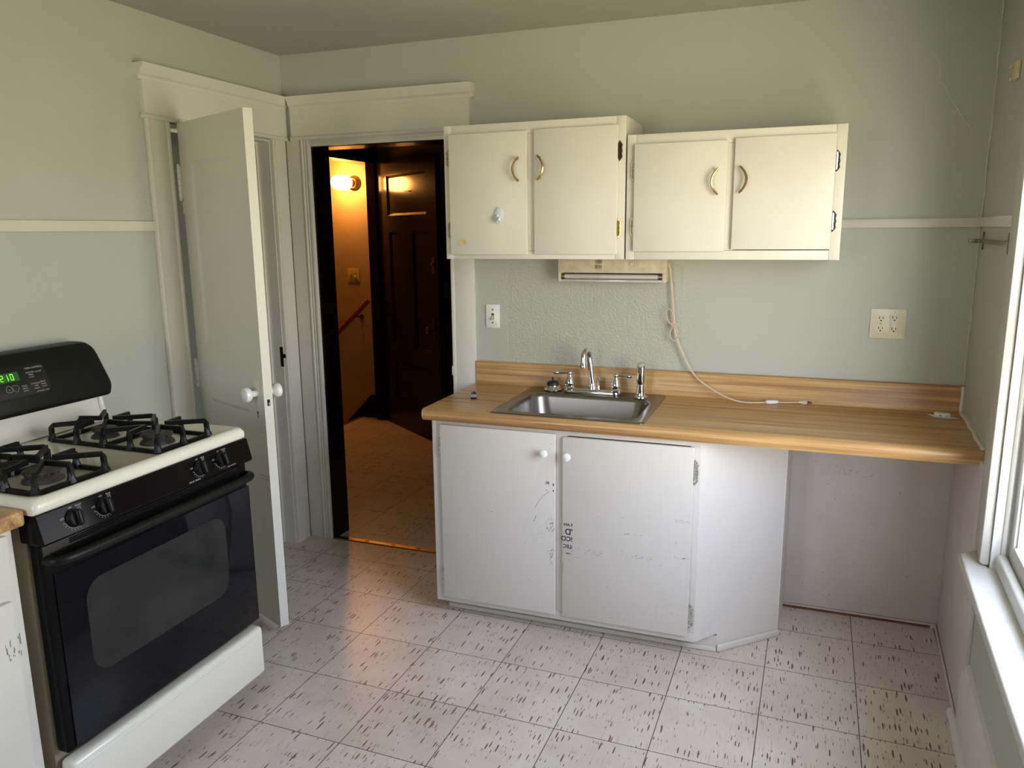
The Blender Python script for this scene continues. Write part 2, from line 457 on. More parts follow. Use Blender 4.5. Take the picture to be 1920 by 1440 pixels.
# ================================================================== SETTING
struct(B().box(-.14, 3.25, -4.75, .06, -.06, 0).obj('floor', 'vinyl_tile'), 'pale kitchen tile floor with brown flecks', 'floor')
f = B().box(-1.15, 1.35, .06, 2.50, -.06, 0)
struct(f.obj('floor', 'vinyl_tile'), 'fleck tile floor of the dim hall beyond the doorway', 'floor')
struct(B().box(-3.0, 3.3, -4.85, 2.65, CEIL, CEIL + .08).obj('ceiling', 'ceiling_paint'), 'dull sage painted ceiling', 'ceiling')
# back wall with the hall doorway
DX0, DX1, DZ = .151, .885, 2.02
w = B().box(-1.03, DX0, 0, .12, 0, CEIL).box(DX1, 3.3, 0, .12, 0, CEIL).box(DX0, DX1, 0, .12, DZ, CEIL)
wb = struct(w.obj('wall_back', 'wall_paint_blistered'), 'sage back wall behind the sink, cracked and blistered', 'wall')
# left wall with the narrow white door's opening
LY0, LY1, LZ = -.772, -.128, 2.035
w = B().box(-.12, 0, -4.75, LY0, 0, CEIL).box(-.12, 0, LY1, 0, 0, CEIL).box(-.12, 0, LY0, LY1, LZ, CEIL)
struct(w.obj('wall_left', 'wall_paint'), 'sage left wall behind the stove', 'wall')
# closet behind the white door
w = B().box(-.95, -.12, -1.3, -1.25, 0, CEIL).box(-1.0, -.95, -1.3, .0, 0, CEIL).box(-.95, -.12, -1.25, 0, -.06, 0)
struct(w.obj('wall_closet', 'wall_paint'), 'unlit walls inside the closet behind the white door', 'wall')
# right wall with window
WD0, WD1, WZ0, WZ1 = .845, 2.10, .62, 2.06
w = B().box(-.1, WD0, -.15, 0, 0, CEIL).box(WD1, 4.9, -.15, 0, 0, CEIL).box(WD0, WD1, -.15, 0, 0, WZ0).box(WD0, WD1, -.15, 0, WZ1, CEIL)
struct(w.obj('wall_right', 'wall_paint', M=RW), 'sage right wall holding the window', 'wall')
# wall behind the camera with its own window
w = B().box(-.12, .45, -4.75, -4.6, 0, CEIL).box(1.25, 3.3, -4.75, -4.6, 0, CEIL).box(.45, 1.25, -4.75, -4.6, 0, .95).box(.45, 1.25, -4.75, -4.6, 2.1, CEIL)
struct(w.obj('wall_front', 'wall_paint'), 'sage wall opposite the sink', 'wall')
wf = B()
for a in (.45, 1.21): wf.box(a, a + .04, -4.74, -4.62, .95, 2.1)
for a in (.95, 1.5, 2.06): wf.box(.45, 1.25, -4.74, -4.62, a, a + .04)
wf = wf.obj('window_2', 'window_paint'); struct(wf, 'plain white window opposite the sink', 'window')
B().box(.49, 1.21, -4.69, -4.685, .99, 2.06).obj('pane', 'window_glass', wf)
# cracks in the back wall paint
def crack(pts, r, nm='crack'):
    B().tube([(x, .0008 if r < .002 else .0005, z) for x, z in pts], r, 6).obj(nm, 'crack_fill', wb)
crack([(2.77, 2.25), (2.786, 2.238), (2.80, 2.235), (2.822, 2.215), (2.838, 2.19), (2.845, 2.16), (2.846, 2.125), (2.866, 2.10), (2.888, 2.06), (2.905, 2.03), (2.935, 1.985), (2.958, 1.955), (2.965, 1.93)], .0022)
crack([(1.155, 2.375), (1.158, 2.33), (1.165, 2.28), (1.166, 2.26)], .0015)
crack([(1.03, 2.315), (1.012, 2.27), (1.0, 2.235)], .0012)
crack([(2.545, 1.945), (2.56, 1.925), (2.565, 1.915)], .0012)
crack([(2.655, 1.775), (2.685, 1.735), (2.715, 1.70), (2.722, 1.68)], .0013)
crack([(1.885, 1.99), (1.94, 1.965), (2.01, 1.925), (2.03, 1.91)], .0009)
# corner caulk, back wall meets right wall
cb = B()
zz = [1.03 + i * .055 for i in range(26)]
cb.tube([(3.0235 + random.uniform(-.0015, .0015), -.0005, z) for z in zz], .005, 6, rr=[.0015 + random.random() * .003 for _ in zz])
cb.obj('corner_caulk', 'crack_fill', wb)
# picture rails (boundary trim around the room)
struct(B().box(2.5385, 3.02, -.014, 0, 1.60, 1.634, .002).obj('trim_1', 'trim_paint'), 'white rail on the back wall right of the wall cabinets', 'trim')
struct(B().box(0, .014, -4.6, -.887, 1.617, 1.655, .002).obj('trim_2', 'trim_paint'), 'white rail on the left wall above the stove', 'trim')
struct(B().box(.012, .70, 0, .014, 1.60, 1.634, .002).obj('trim_3', 'trim_paint', M=RW), 'short white rail on the right wall beside the window', 'trim')

# ---- door casings with heads
def crown(b, axis, a0, a1, M=None):
    # head board, bead below, crown cap above; local: run along axis, out = thickness
    prof = [(0, 2.185), (.022, 2.185), (.024, 2.198), (.034, 2.206), (.036, 2.215), (.050, 2.235), (.052, 2.243), (.0, 2.243)]
    v = 'y' if axis == 'y' else 'x'
    if axis == 'y':  # left wall, out = +x
        b.prism(prof, a0 - 0.02, a1, 'y')
        b.box(0, .020, a0, a1, 2.06, 2.19)
        b.tube([(.020, a0 - .008, 2.052), (.020, a1, 2.052)], .010, 10)
        b.box(0, .024, a0 - .008, a1, 2.043, 2.061, .002)
    else:            # back wall, out = -y
        b.prism([(-p, q) for p, q in prof], a0, a1 + .02, 'x')
        b.box(a0, a1, -.020, 0, 2.06, 2.19)
        b.tube([(a0, -.020, 2.052), (a1 + .008, -.020, 2.052)], .010, 10)
        b.box(a0, a1 + .008, -.024, 0, 2.043, 2.061, .002)
cas = B()
cas.box(0, .018, -.887, LY0, 0, 2.045, .002).box(0, .024, LY0 - .016, LY0, 0, 2.045, .004).box(0, .0215, -.887, -.875, 0, 2.045, .003)
cas.box(0, .018, LY1, -.019, 0, 2.045, .002).box(0, .025, LY1, LY1 + .018, 0, 2.045, .005).box(0, .022, LY1 + .022, LY1 + .034, 0, 2.045, .005)
crown(cas, 'y', -.893, -.002)
cas.box(-.13, .004, LY0 - .001, LY0 + .004, 0, LZ).box(-.13, .004, LY1 - .004, LY1 + .001, 0, LZ).box(-.13, .004, LY0, LY1, LZ - .004, LZ + .003)
cas.box(-.075, -.062, LY1 - .016, LY1 - .003, 0, LZ, .002).box(-.075, -.062, LY0, LY1, LZ - .016, LZ - .003, .002)
trL = struct(cas.obj('trim_4', 'trim_paint'), 'white casing and crowned head around the narrow white door', 'trim')
# strike plate in the casing
sp_ = B().box(-.012, .006, LY1 - .0065, LY1 - .004, .945, 1.045, .001).box(.004, .020, LY1 - .010, LY1 - .004, .99, 1.01, .001)
sp_.obj('strike_plate', 'dark_iron', trL)
cas = B()
for x0, x1, s_ in ((.019, DX0, 1), (DX1, 1.003, -1)):
    cas.box(x0, x1, -.018, 0, 0, 2.045, .002)
xi = DX0
cas.box(xi - .018, xi, -.022, 0, 0, 2.045, .004).box(xi - .050, xi - .036, -.024, 0, 0, 2.045, .006).box(xi - .033, xi - .022, -.021, 0, 0, 2.045, .004)
xi = DX1
cas.box(xi, xi + .018, -.022, 0, 0, 2.045, .004)
cas.box(DX0, DX1, -.019, 0, 2.012, 2.045, .002).box(DX0, DX1, -.023, 0, 2.028, 2.036, .002)
crown(cas, 'x', .052, .996)
trB = struct(cas.obj('trim_5', 'trim_paint'), 'white casing and crowned head around the dark hall doorway', 'trim')
B().box(DX1 - .004, DX1 + .006, -.021, -.018, .93, .975, .001).obj('latch_plate', 'white_plastic', trB)
# dark stained inner frame of the hall doorway
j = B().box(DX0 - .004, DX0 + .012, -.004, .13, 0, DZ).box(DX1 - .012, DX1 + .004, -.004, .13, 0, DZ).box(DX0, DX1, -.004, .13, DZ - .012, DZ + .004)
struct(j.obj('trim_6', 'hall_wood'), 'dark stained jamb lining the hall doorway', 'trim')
# threshold
th = B().prism([(-.012, 0), (-.006, .005), (.018, .007), (.028, .0)], .06, .90, 'x')
tho = struct(th.obj('trim_7', 'dull_brass'), 'brass threshold strip across the hall doorway floor', 'trim')
for x in (.20, .21, .345, .355, .50, .51, .65, .66):
    B().cone((x, .006, .0055), (x, .006, .0072), .004, seg=10).obj('screw', 'dark_gap', tho)

# ---- right wall: window, stool, panel, baseboard
win = thing('window_1', RW @ Vector((1.47, 0, .62)), 'white sash window in the right wall, bright with daylight', 'window')
win['kind'] = 'structure'
b = B().box(.705, WD0, 0, .020, .625, 2.19, .004).box(WD1, WD1 + .14, 0, .020, .625, 2.19, .004).box(.69, WD1 + .155, 0, .022, WD1 and 2.06, 2.20, .003)
b.box(WD0 - .022, WD0, 0, .026, .625, 2.06, .008)
b.obj('window_casing', 'shaded_casing_paint', win, RW)
b = B()
b.prism([(.715, 0), (.715, .018), (.762, .068), (2.235, .068), (2.235, -.06), (WD0, -.06), (WD0, 0)], .590, .622, 'z', .009, seg=3)
b.obj('window_stool', 'window_paint', win, RW)
b = B().box(WD0 - .003, WD0 + .012, -.15, .0, .622, WZ1).box(WD1 - .012, WD1 + .003, -.15, 0, .622, WZ1).box(WD0, WD1, -.15, 0, WZ1 - .012, WZ1 + .003).box(WD0, WD1, -.16, -.05, .60, .625)
b.tube([(WD0 + .014, -.03, .63), (WD0 + .014, -.03, WZ1)], .008, 10)
b.obj('window_jamb', 'window_paint', win, RW)
def sash(z0, z1, n0, n1):
    s_ = B()
    s_.box(WD0 + .012, WD0 + .062, n0, n1, z0, z1, .004).box(WD1 - .062, WD1 - .012, n0, n1, z0, z1, .004)
    s_.box(WD0 + .062, WD1 - .062, n0, n1, z0, z0 + .075, .006).box(WD0 + .062, WD1 - .062, n0, n1, z1 - .04, z1, .004)
    s_.box(WD0 + .062, WD0 + .071, n0 + .006, n1 - .008, z0 + .07, z1 - .04, .002)
    o = s_.obj('sash', 'window_paint', win, RW)
    B().box(WD0 + .055, WD1 - .055, (n0 + n1) / 2 - .002, (n0 + n1) / 2 + .002, z0 + .07, z1 - .03).obj('pane', 'window_glass', o, RW)
sash(.640, 1.36, -.082, -.042)
sash(1.33, 2.05, -.125, -.087)
b = B().box(WD0 + .014, WD1 - .014, -.040, -.012, .624, .672, .010, 3)
b.obj('window_stop', 'window_paint', win, RW)
# wainscot panels under the counter
struct(B().box(2.05, 3.022, -.019, .0, .022, .862, .001).box(2.05, 3.022, -.02, 0, .0, .02).obj('trim_8', 'panel_paint'), 'scuffed white panel on the back wall under the open counter', 'trim')
pr = B().box(.02, .725, 0, .012, .02, .875, .002)
pr.box(.02, .70, .012, .020, 0, .022, .004)
struct(pr.obj('trim_9', 'panel_paint', M=RW), 'white panel on the right wall under the open counter', 'trim')
bb = B()
bb.prism([(0, 0), (.018, 0), (.018, .19), (.012, .205), (.010, .235), (0, .24)], .70, 4.6, 'x', M=Matrix(((1, 0, 0, 0), (0, 1, 0, 0), (0, 0, 1, 0), (0, 0, 0, 1))))
struct(bb.obj('baseboard_right', 'trim_paint', M=RW), 'white baseboard below the window', 'baseboard')
struct(B().prism([(.018, 0), (.034, 0), (.032, .010), (.026, .016), (.018, .019)], .62, 4.6, 'x').obj('trim_10', 'trim_paint', M=RW), 'quarter round strip at the foot of the baseboard', 'trim')
struct(B().box(0, .018, -4.6, -2.9, 0, .2, .003).obj('baseboard_left', 'trim_paint'), 'white baseboard on the left wall', 'baseboard')
# scuffs on the back panel: small flakes
def flakes(parent, mat, pts, plane, nm='scuff_mark'):
    b = B()
    for (u, v, w_, h_) in pts:
        if plane[0] == 'y': b.box(u - w_ / 2, u + w_ / 2, plane[1] - .0006, plane[1] + .0005, v - h_ / 2, v + h_ / 2)
    return b.obj(nm, mat, parent)

# ================================================================== HALL BEYOND THE DOORWAY
HY = 2.47
struct(B().box(-.98, 1.40, HY, HY + .1, 0, CEIL).obj('wall_hall', 'dimmed_hall_paint'), 'dim far wall of the hall', 'wall')
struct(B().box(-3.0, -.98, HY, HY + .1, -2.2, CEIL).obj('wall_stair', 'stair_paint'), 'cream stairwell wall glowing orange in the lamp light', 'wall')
struct(B().box(1.35, 1.45, .12, HY, -.06, CEIL).obj('wall_hall_right', 'dimmed_hall_paint'), 'dim right wall of the hall', 'wall')
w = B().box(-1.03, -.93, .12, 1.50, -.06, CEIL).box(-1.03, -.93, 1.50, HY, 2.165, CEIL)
struct(w.obj('wall_hall_left', 'dimmed_hall_paint'), 'partition between hall and stairwell', 'wall')
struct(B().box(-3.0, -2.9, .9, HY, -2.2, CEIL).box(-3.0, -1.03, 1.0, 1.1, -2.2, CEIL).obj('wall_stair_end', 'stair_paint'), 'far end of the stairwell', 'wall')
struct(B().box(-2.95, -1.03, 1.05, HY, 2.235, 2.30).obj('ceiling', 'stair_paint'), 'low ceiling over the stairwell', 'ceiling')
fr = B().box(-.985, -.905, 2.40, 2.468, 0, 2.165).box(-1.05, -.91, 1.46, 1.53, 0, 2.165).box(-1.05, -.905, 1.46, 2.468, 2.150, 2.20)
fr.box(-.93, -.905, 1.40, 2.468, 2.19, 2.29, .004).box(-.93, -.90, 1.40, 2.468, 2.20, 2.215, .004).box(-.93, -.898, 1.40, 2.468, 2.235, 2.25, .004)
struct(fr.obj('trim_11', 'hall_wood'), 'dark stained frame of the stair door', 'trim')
sk = B().prism([(-.98, .0), (-.98, .205), (-1.06, .205), (-2.4, -1.14), (-2.4, -1.5), (-1.2, -.3)], HY - .015, HY, 'y')
sk.box(-.93, 1.35, HY - .015, HY, 0, .2)
struct(sk.obj('trim_12', 'hall_wood'), 'dark skirt board running down the stairwell wall', 'trim')
struct(B().box(-1.19, -1.145, 1.1, HY - .016, -.035, .004, .008).obj('trim_13', 'nosing_wood'), 'worn wooden nosing at the top of the stairs', 'trim')
st = B()
for i in range(6):
    st.box(-1.15 - (i + 1) * .225, -1.15 - i * .225, 1.1, HY - .016, -.2 * (i + 1) - .03, -.2 * (i + 1), .004)
    st.box(-1.15 - i * .225 - .02, -1.15 - i * .225, 1.1, HY - .016, -.2 * (i + 1), -.2 * i - .03)
st.box(-2.9, -2.5, 1.1, HY - .016, -1.4, -1.37)
struct(st.obj('trim_14', 'nosing_wood'), 'wooden stair steps leading down', 'stairs')
# dark panelled hall door, swung open
A_ = Vector((-.905, 2.425, 0)); Bp = Vector((-.105, 1.833, 0))
ud = (Bp - A_).normalized(); nd = Vector((ud.y, -ud.x, 0))      # nd faces the kitchen
HD = Matrix(((ud.x, -nd.x, 0, A_.x), (ud.y, -nd.y, 0, A_.y), (0, 0, 1, 0), (0, 0, 0, 1)))   # x along door, y away from kitchen
hd = thing('door_2', A_, 'dark brown panelled hall door standing open', 'door'); hd['kind'] = 'structure'
DW, DH = 1.045, 2.155
def panel_door(b, holes, x1, z0, z1, t, rec=.013, mould=.018):
    # stiles and rails with recessed panels: front at y=0, back at y=t
    xs = sorted({0, x1} | {h[0] for h in holes} | {h[1] for h in holes}); zs_ = sorted({z0, z1} | {h[2] for h in holes} | {h[3] for h in holes})
    for xa, xb in zip(xs, xs[1:]):
        for za, zb in zip(zs_, zs_[1:]):
            cx, cz = (xa + xb) / 2, (za + zb) / 2
            inh = any(h[0] < cx < h[1] and h[2] < cz < h[3] for h in holes)
            if not inh: b.box(xa, xb, 0, t, za, zb, flush=True)
            else: b.box(xa, xb, rec, t - rec, za, zb, flush=True)
    bmesh.ops.remove_doubles(b.bm, verts=b.bm.verts, dist=1e-5)
    seen = {}
    for f in list(b.bm.faces):
        key = tuple(sorted(v.index for v in f.verts)) if False else tuple(round(c, 5) for c in f.calc_center_median()) + (round(f.calc_area(), 7),)
        seen.setdefault(key, []).append(f)
    bmesh.ops.delete(b.bm, geom=[f for fs in seen.values() if len(fs) > 1 for f in fs], context='FACES_ONLY')
    for h in holes:
        for (p, q, d) in (((h[0], h[2]), (h[1], h[2]), (0, 1)), ((h[0], h[3]), (h[1], h[3]), (0, -1)), ((h[0], h[2]), (h[0], h[3]), (1, 0)), ((h[1], h[2]), (h[1], h[3]), (-1, 0))):
            o = [(p[0], rec, p[1]), (q[0], rec, q[1])]
            a0 = Vector((p[0], .001, p[1])); a1 = Vector((q[0], .001, q[1])); D = Vector((d[0], 0, d[1])) * mould
            vs = [a0, a1, a1 + D + Vector((0, rec - .001, 0)), a0 + D + Vector((0, rec - .001, 0)), a0 + Vector((0, rec, 0)), a1 + Vector((0, rec, 0))]
            v = [b.bm.verts.new(x) for x in vs]
            b.bm.faces.new((v[0], v[1], v[2], v[3])); b.bm.faces.new((v[0], v[3], v[4])); b.bm.faces.new((v[1], v[5], v[2])); b.bm.faces.new((v[4], v[3], v[2], v[5])); b.bm.faces.new((v[0], v[4], v[5], v[1]))
b = B()
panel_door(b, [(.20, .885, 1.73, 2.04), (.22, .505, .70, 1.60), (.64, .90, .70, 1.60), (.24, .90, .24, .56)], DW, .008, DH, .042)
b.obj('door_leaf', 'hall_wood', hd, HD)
for zk, sg in ((.885, 1),):
    kn = B().lathe([(.010, 0), (.010, .03), (.018, .036), (.027, .046), (.027, .058), (.016, .066), (.002, .068)], (.965, 0, .885), (0, -1, 0), 20)
    kn.lathe([(.010, 0), (.010, .03), (.018, .036), (.027, .046), (.027, .058), (.016, .066), (.002, .068)], (.965, .042, .885), (0, 1, 0), 20)
    kn.obj('door_knob', 'dull_brass', hd, HD)
b = B().prism(rrect(.945, .985, .80, .98, .015), -.003, 0, 'y'); b.obj('lock_plate', 'dark_iron', hd, HD)
lk = B().prism(rrect(.965, 1.0, 1.30, 1.42, .016), -.005, 0, 'y').cone((.982, -.02, 1.37), (.982, 0, 1.37), .014)
lk.obj('deadbolt', 'dull_brass', hd, HD)
B().box(.54, .60, -.001, 0, 1.905, 1.912).obj('chipped_mark', 'pale_residue', hd, HD)
# handrail
hr = thing('handrail', (-1.2, HY, .85), 'orange brown wooden handrail sloping down the stairwell wall', 'handrail')
B().tube([(-1.005, HY - .07, 1.045), (-1.43, HY - .07, .668), (-2.3, HY - .07, -.10)], .024, 14).obj('rail', 'rail_wood', hr)
hb = B().tube([(-1.125, HY - .004, .885), (-1.125, HY - .045, .89), (-1.14, HY - .07, .905)], .007, 8).cone((-1.125, HY - .006, .885), (-1.125, HY, .885), .022)
hb.obj('rail_bracket', 'dull_brass', hr)
# sconce
sc_ = thing('wall_sconce', (-1.15, HY, 2.0), 'lit white glass sconce on the orange stairwell wall', 'lamp')
B().lathe([(.062, 0), (.062, .008), (.045, .016), (.045, .03), (.038, .04)], (-1.135, HY, 2.005), (0, -1, 0), 24).obj('sconce_base', 'dull_brass', sc_)
gd = Vector((-.93, -.37, 0)).normalized()
B().lathe([(.036, .0), (.044, .006), (.054, .02), (.059, .05), (.060, .09), (.057, .13), (.047, .155), (.026, .168), (.004, .172)], (-1.145, HY - .066, 2.005), (-.30, -.95, 0), 28).obj('glass_shade', 'lamp_glass', sc_)
B().cone((-1.135, HY - .04, 2.005), (-1.142, HY - .066, 2.005), .034).obj('shade_holder', 'dull_brass', sc_)
# hall double switch
def toggle_plate(nm, cx, y, cz, w_, h_, n, mat, label, rot=None, up=(True, True)):
    t = thing(nm, (cx, y, cz - h_ / 2), label, 'switch')
    p = B().prism(rrect(cx - w_ / 2, cx + w_ / 2, cz - h_ / 2, cz + h_ / 2, .004), y - .006, y, 'y', .002)
    p.obj('cover_plate', mat, t)
    for i in range(n):
        x = cx + (i - (n - 1) / 2) * .046
        B().box(x - .006, x + .006, y - .0066, y - .0055, cz - .013, cz + .013).obj('slot', 'dark_gap', t)
        s_ = 1 if up[i] else -1
        B().prism([(y - .006, cz - .006), (y - .018, cz + s_ * .012), (y - .016, cz + s_ * .018), (y - .006, cz + .006)] if s_ > 0 else [(y - .006, cz + .006), (y - .018, cz - .012), (y - .016, cz - .018), (y - .006, cz - .006)], x - .0045, x + .0045, 'x').obj('toggle', 'ivory_plastic' if mat == 'gilt_plate' else 'fixture_ivory', t)
        for dz in (-.030, .030):
            B().cone((x, y - .0075, cz + dz), (x, y - .0055, cz + dz), .0042, seg=12).obj('screw', 'old_nickel', t)
    return t
toggle_plate('switch_plate', -1.187, HY, 1.242, .118, .118, 2, 'gilt_plate', 'golden double switch plate on the orange stairwell wall', up=(True, False))
toggle_plate('switch_plate', 1.088, 0, 1.217, .068, .110, 1, 'white_plastic', 'white single switch plate on the sage wall left of the sink', up=(False,))

# ================================================================== WHITE DOOR (open into the kitchen)
H0 = Vector((.034, -.748, .052)); H1 = Vector((.540, -.972, .052))
ud = (H1 - H0).normalized(); nd = Vector((ud.y, -ud.x, 0))
WDm = Matrix(((ud.x, -nd.x, 0, H0.x), (ud.y, -nd.y, 0, H0.y), (0, 0, 1, 0), (0, 0, 0, 1)))
dw = (H1 - H0).length
d1 = thing('door_1', H0, 'narrow white panel door standing open beside the stove', 'door'); d1['kind'] = 'structure'
b = B()
panel_door(b, [(.085, dw - .125, 1.16, 1.885), (.085, dw - .125, .22, .93)], dw, .052, 2.04, .036, .009, .016)
b.obj('door_leaf', 'door_paint', d1, WDm)
KZ = 1.005
kp = [(.012, 0), (.012, .022), (.016, .026), (.026, .034), (.029, .044), (.027, .054), (.016, .062), (.002, .064)]
kx = dw - .048
B().lathe(kp, (kx, 0, KZ), (0, -1, 0), 24).obj('door_knob', 'porcelain', d1, WDm)
B().lathe(kp, (kx, .036, KZ), (0, 1, 0), 24).obj('door_knob', 'porcelain', d1, WDm)
B().prism(rrect(kx - .022, kx + .022, KZ - .13, KZ + .055, .004), -.002, 0, 'y', .0008).obj('lock_plate', 'door_paint', d1, WDm)
B().cone((kx - .004, -.0028, KZ - .075), (kx - .004, -.0015, KZ - .075), .005, seg=12).prism([(kx - .006, KZ - .098), (kx - .002, KZ - .098), (kx - .003, KZ - .075), (kx - .005, KZ - .075)], -.0028, -.0015, 'y').obj('keyhole', 'dark_gap', d1, WDm)
B().box(dw - .0005, dw + .0008, .012, .024, KZ - .045, KZ - .020).obj('latch_hole', 'dark_gap', d1, WDm)
B().box(dw - .0002, dw + .003, .018, .024, KZ - .043, KZ - .032).obj('latch_bolt', 'old_nickel', d1, WDm)
for hz, hh in ((1.81, .125), (1.02, .11), (.3, .11)):
    hg = B()
    for k in range(5): hg.cone((-.012, -.004, hz - hh / 2 + k * hh / 5 + .001), (-.012, -.004, hz - hh / 2 + (k + 1) * hh / 5 - .001), .0075, seg=12)
    hg.sphere((-.012, -.004, hz + hh / 2 + .004), .0075, seg=12).sphere((-.012, -.004, hz - hh / 2 - .004), .0075, seg=12)
    hg.box(-.03, .0, -.004, -.001, hz - hh / 2, hz + hh / 2)
    hg.obj('hinge', 'white_plastic', d1, WDm, label='painted white butt hinge')
B().box(-.012, .002, -.002, .012, 1.685, 1.735, .002).obj('hinge_cover', 'door_paint', d1, WDm)
B().box(dw - .075, dw - .005, -.0008, 0, .66, .667).box(dw - .075, dw - .005, -.0008, 0, .675, .68).obj('tape_residue', 'pale_residue', d1, WDm)

# ================================================================== GAS STOVE
XF, YR, YL = .715, -1.298, -2.066
stv = thing('gas_stove', (.4, -1.68, 0), 'white and black gas stove against the left wall', 'stove')
YC = (YR + YL) / 2
b = B().box(.03, .665, YL + .004, YR - .004, .09, .93, .004)
b.box(.03, .62, YL + .03, YR - .03, .0, .09)
b.obj('body', 'almond_side', stv)
# cooktop: pan with raised rim
ck = B()
def loop(b, pts): return [b.bm.verts.new(p) for p in pts]
def rr3(x0, x1, y0, y1, r, z, seg=5): return [(x, y, z) for x, y in rrect(x0, x1, y0, y1, r, seg)]
loops = [rr3(.05, XF - .002, YL, YR, .012, .938), rr3(.05, XF + .004, YL, YR, .014, .945), rr3(.05, XF + .004, YL, YR, .016, .962), rr3(.056, XF - .004, YL + .006, YR - .006, .02, .974), rr3(.066, XF - .018, YL + .016, YR - .016, .03, .976),
         rr3(.085, XF - .045, YL + .045, YR - .045, .04, .966), rr3(.10, XF - .055, YL + .055, YR - .055, .04, .960)]
vl = [loop(ck, l) for l in loops]
for p, q in zip(vl, vl[1:]):
    n_ = len(p)
    for i in range(n_): ck.bm.faces.new((p[i], p[(i + 1) % n_], q[(i + 1) % n_], q[i]))
ck.bm.faces.new(vl[-1]); ck.bm.faces.new(list(reversed(vl[0])))
ck.obj('cooktop', 'enamel', stv, smooth=60)
# white splash rising to the console
bs = B()
prof = [(.035, .95), (.15, .966), (.125, .975), (.112, .99), (.106, 1.02), (.104, 1.075), (.035, 1.075)]
bs.prism(prof, YL + .012, YR - .012, 'y')
for yy in (YR - .018, YL + .018): bs.tube([(.104, yy, 1.07), (.108, yy, 1.02), (.116, yy, .99), (.135, yy, .974)], .010, 10)
bs.obj('splash_panel', 'enamel', stv, smooth=50)
# console
cs = B()
def outline(x_b, x_t, ins):
    zt, zb = 1.243 - ins, 1.052 + ins
    yl, yr = YL - .004 + ins, YR + .004 - ins
    pts2 = []
    P4 = [(yr, zb + .035), (yr - .022, zt), (yl + .022, zt), (yl, zb + .035), (yl + .02, zb), (yr - .02, zb)]
    R4 = [.014, .045, .045, .014, .012, .012]
    n_ = len(P4)
    for i in range(n_):
        p = Vector(P4[i]); a = Vector(P4[i - 1]); c_ = Vector(P4[(i + 1) % n_])
        u1 = (a - p).normalized(); u2 = (c_ - p).normalized()
        t0, t1 = p + u1 * R4[i], p + u2 * R4[i]
        for k in range(6):
            t = k / 5; pts2.append(t0 * (1 - t) ** 2 + p * 2 * t * (1 - t) + t1 * t * t)
    out = []
    for q in pts2:
        f_ = (q.y - zb) / (zt - zb)
        out.append((x_b + (x_t - x_b) * f_, q.x, q.y))
    return out
ls = [outline(.04, .04, .0), outline(.150, .085, .0), outline(.163, .098, .004), outline(.168, .104, .014)]
vl = [loop(cs, l) for l in ls]
for p, q in zip(vl, vl[1:]):
    n_ = len(p)
    for i in range(n_): cs.bm.faces.new((p[i], p[(i + 1) % n_], q[(i + 1) % n_], q[i]))
cs.bm.faces.new(list(reversed(vl[0]))); cs.bm.faces.new(vl[-1])
con = cs.obj('console', 'black_plastic', stv, smooth=40)
# frame on the console's sloping face: u along +y, v up the slope, w out
fv = Vector((.104 - .168, 0, 1.229 - 1.066)).normalized(); fu = Vector((0, 1, 0)); fw = fu.cross(fv)
def face(y, v): # matrix whose origin lies on the console face; v measured from console bottom edge
    o = Vector((.168, y, 1.066)) + fv * v + fw * .0004
    return Matrix(((fu.x, fv.x, fw.x, o.x), (fu.y, fv.y, fw.y, o.y), (fu.z, fv.z, fw.z, o.z), (0, 0, 0, 1)))
DYR = -1.528    # right end of the display area
dp = B().prism([(p[0], p[1]) for p in rrect(DYR - .30, DYR, .045, .145, .028)], -.002, .0015, 'z', .0006)
disp = dp.obj('control_panel', 'display_plastic', con, face(0, 0))
cg = B().box(-1.725, -1.622, .098, .128, .0015, .0022).obj('clock_window', 'clock_glow', disp, face(0, 0), label='green lit clock window')
tx = B()
def seg_digit(b, ch, x, y, h, w_):
    S7 = {'0': 'abcdef', '1': 'bc', '2': 'abged', '3': 'abgcd', '4': 'fgbc'}[ch]
    t = h * .13
    L = {'a': (0, h, w_, h), 'g': (0, h / 2, w_, h / 2), 'd': (0, 0, w_, 0), 'f': (0, h / 2, 0, h), 'b': (w_, h / 2, w_, h), 'e': (0, 0, 0, h / 2), 'c': (w_, 0, w_, h / 2)}
    for s_ in S7:
        x0, y0, x1, y1 = L[s_]
        b.box(x + x0 - t / 2 + (.0008 if y0 == y1 else 0), x + x1 + t / 2 - (.0008 if y0 == y1 else 0), y + y0 - t / 2 + (.0006 if x0 == x1 else 0), y + y1 + t / 2 - (.0006 if x0 == x1 else 0), .0022, .0028)
for ch, x in (('1', -1.700), ('2', -1.683), ('1', -1.668), ('0', -1.650)): seg_digit(tx, ch, x, .104, .018, .0085)
tx.box(-1.671, -1.669, .108, .110, .0022, .0028).box(-1.671, -1.669, .115, .117, .0022, .0028)
tx.obj('clock_digits', 'clock_green', disp, face(0, 0))
def T(x, y, z=.0018): return Matrix.Translation((x, y, z))
tx = B()
for s_, x, y, h in (('TIMER CONTROLS', -1.565, .132, .0075), ('KITCHEN', -1.582, .118, .0065), ('TIMER', -1.582, .110, .0065), ('ON/OFF', -1.582, .102, .005), ('CLOCK', -1.553, .117, .0065),
                    ('COOKING', -1.578, .080, .0065), ('TIME', -1.578, .072, .0065), ('ON/OFF', -1.578, .064, .005), ('DELAY', -1.551, .082, .0065), ('START', -1.551, .074, .0065), ('ON/OFF', -1.551, .066, .005),
                    ('OVEN', -1.617, .078, .0065), ('LIGHT', -1.617, .070, .0065), ('ON/OFF', -1.617, .062, .005), ('AUTOMATIC OVEN', -1.562, .053, .005), ('+', -1.668, .074, .011), ('-', -1.647, .076, .011)):
    tx.text(s_, h, T(x, y))
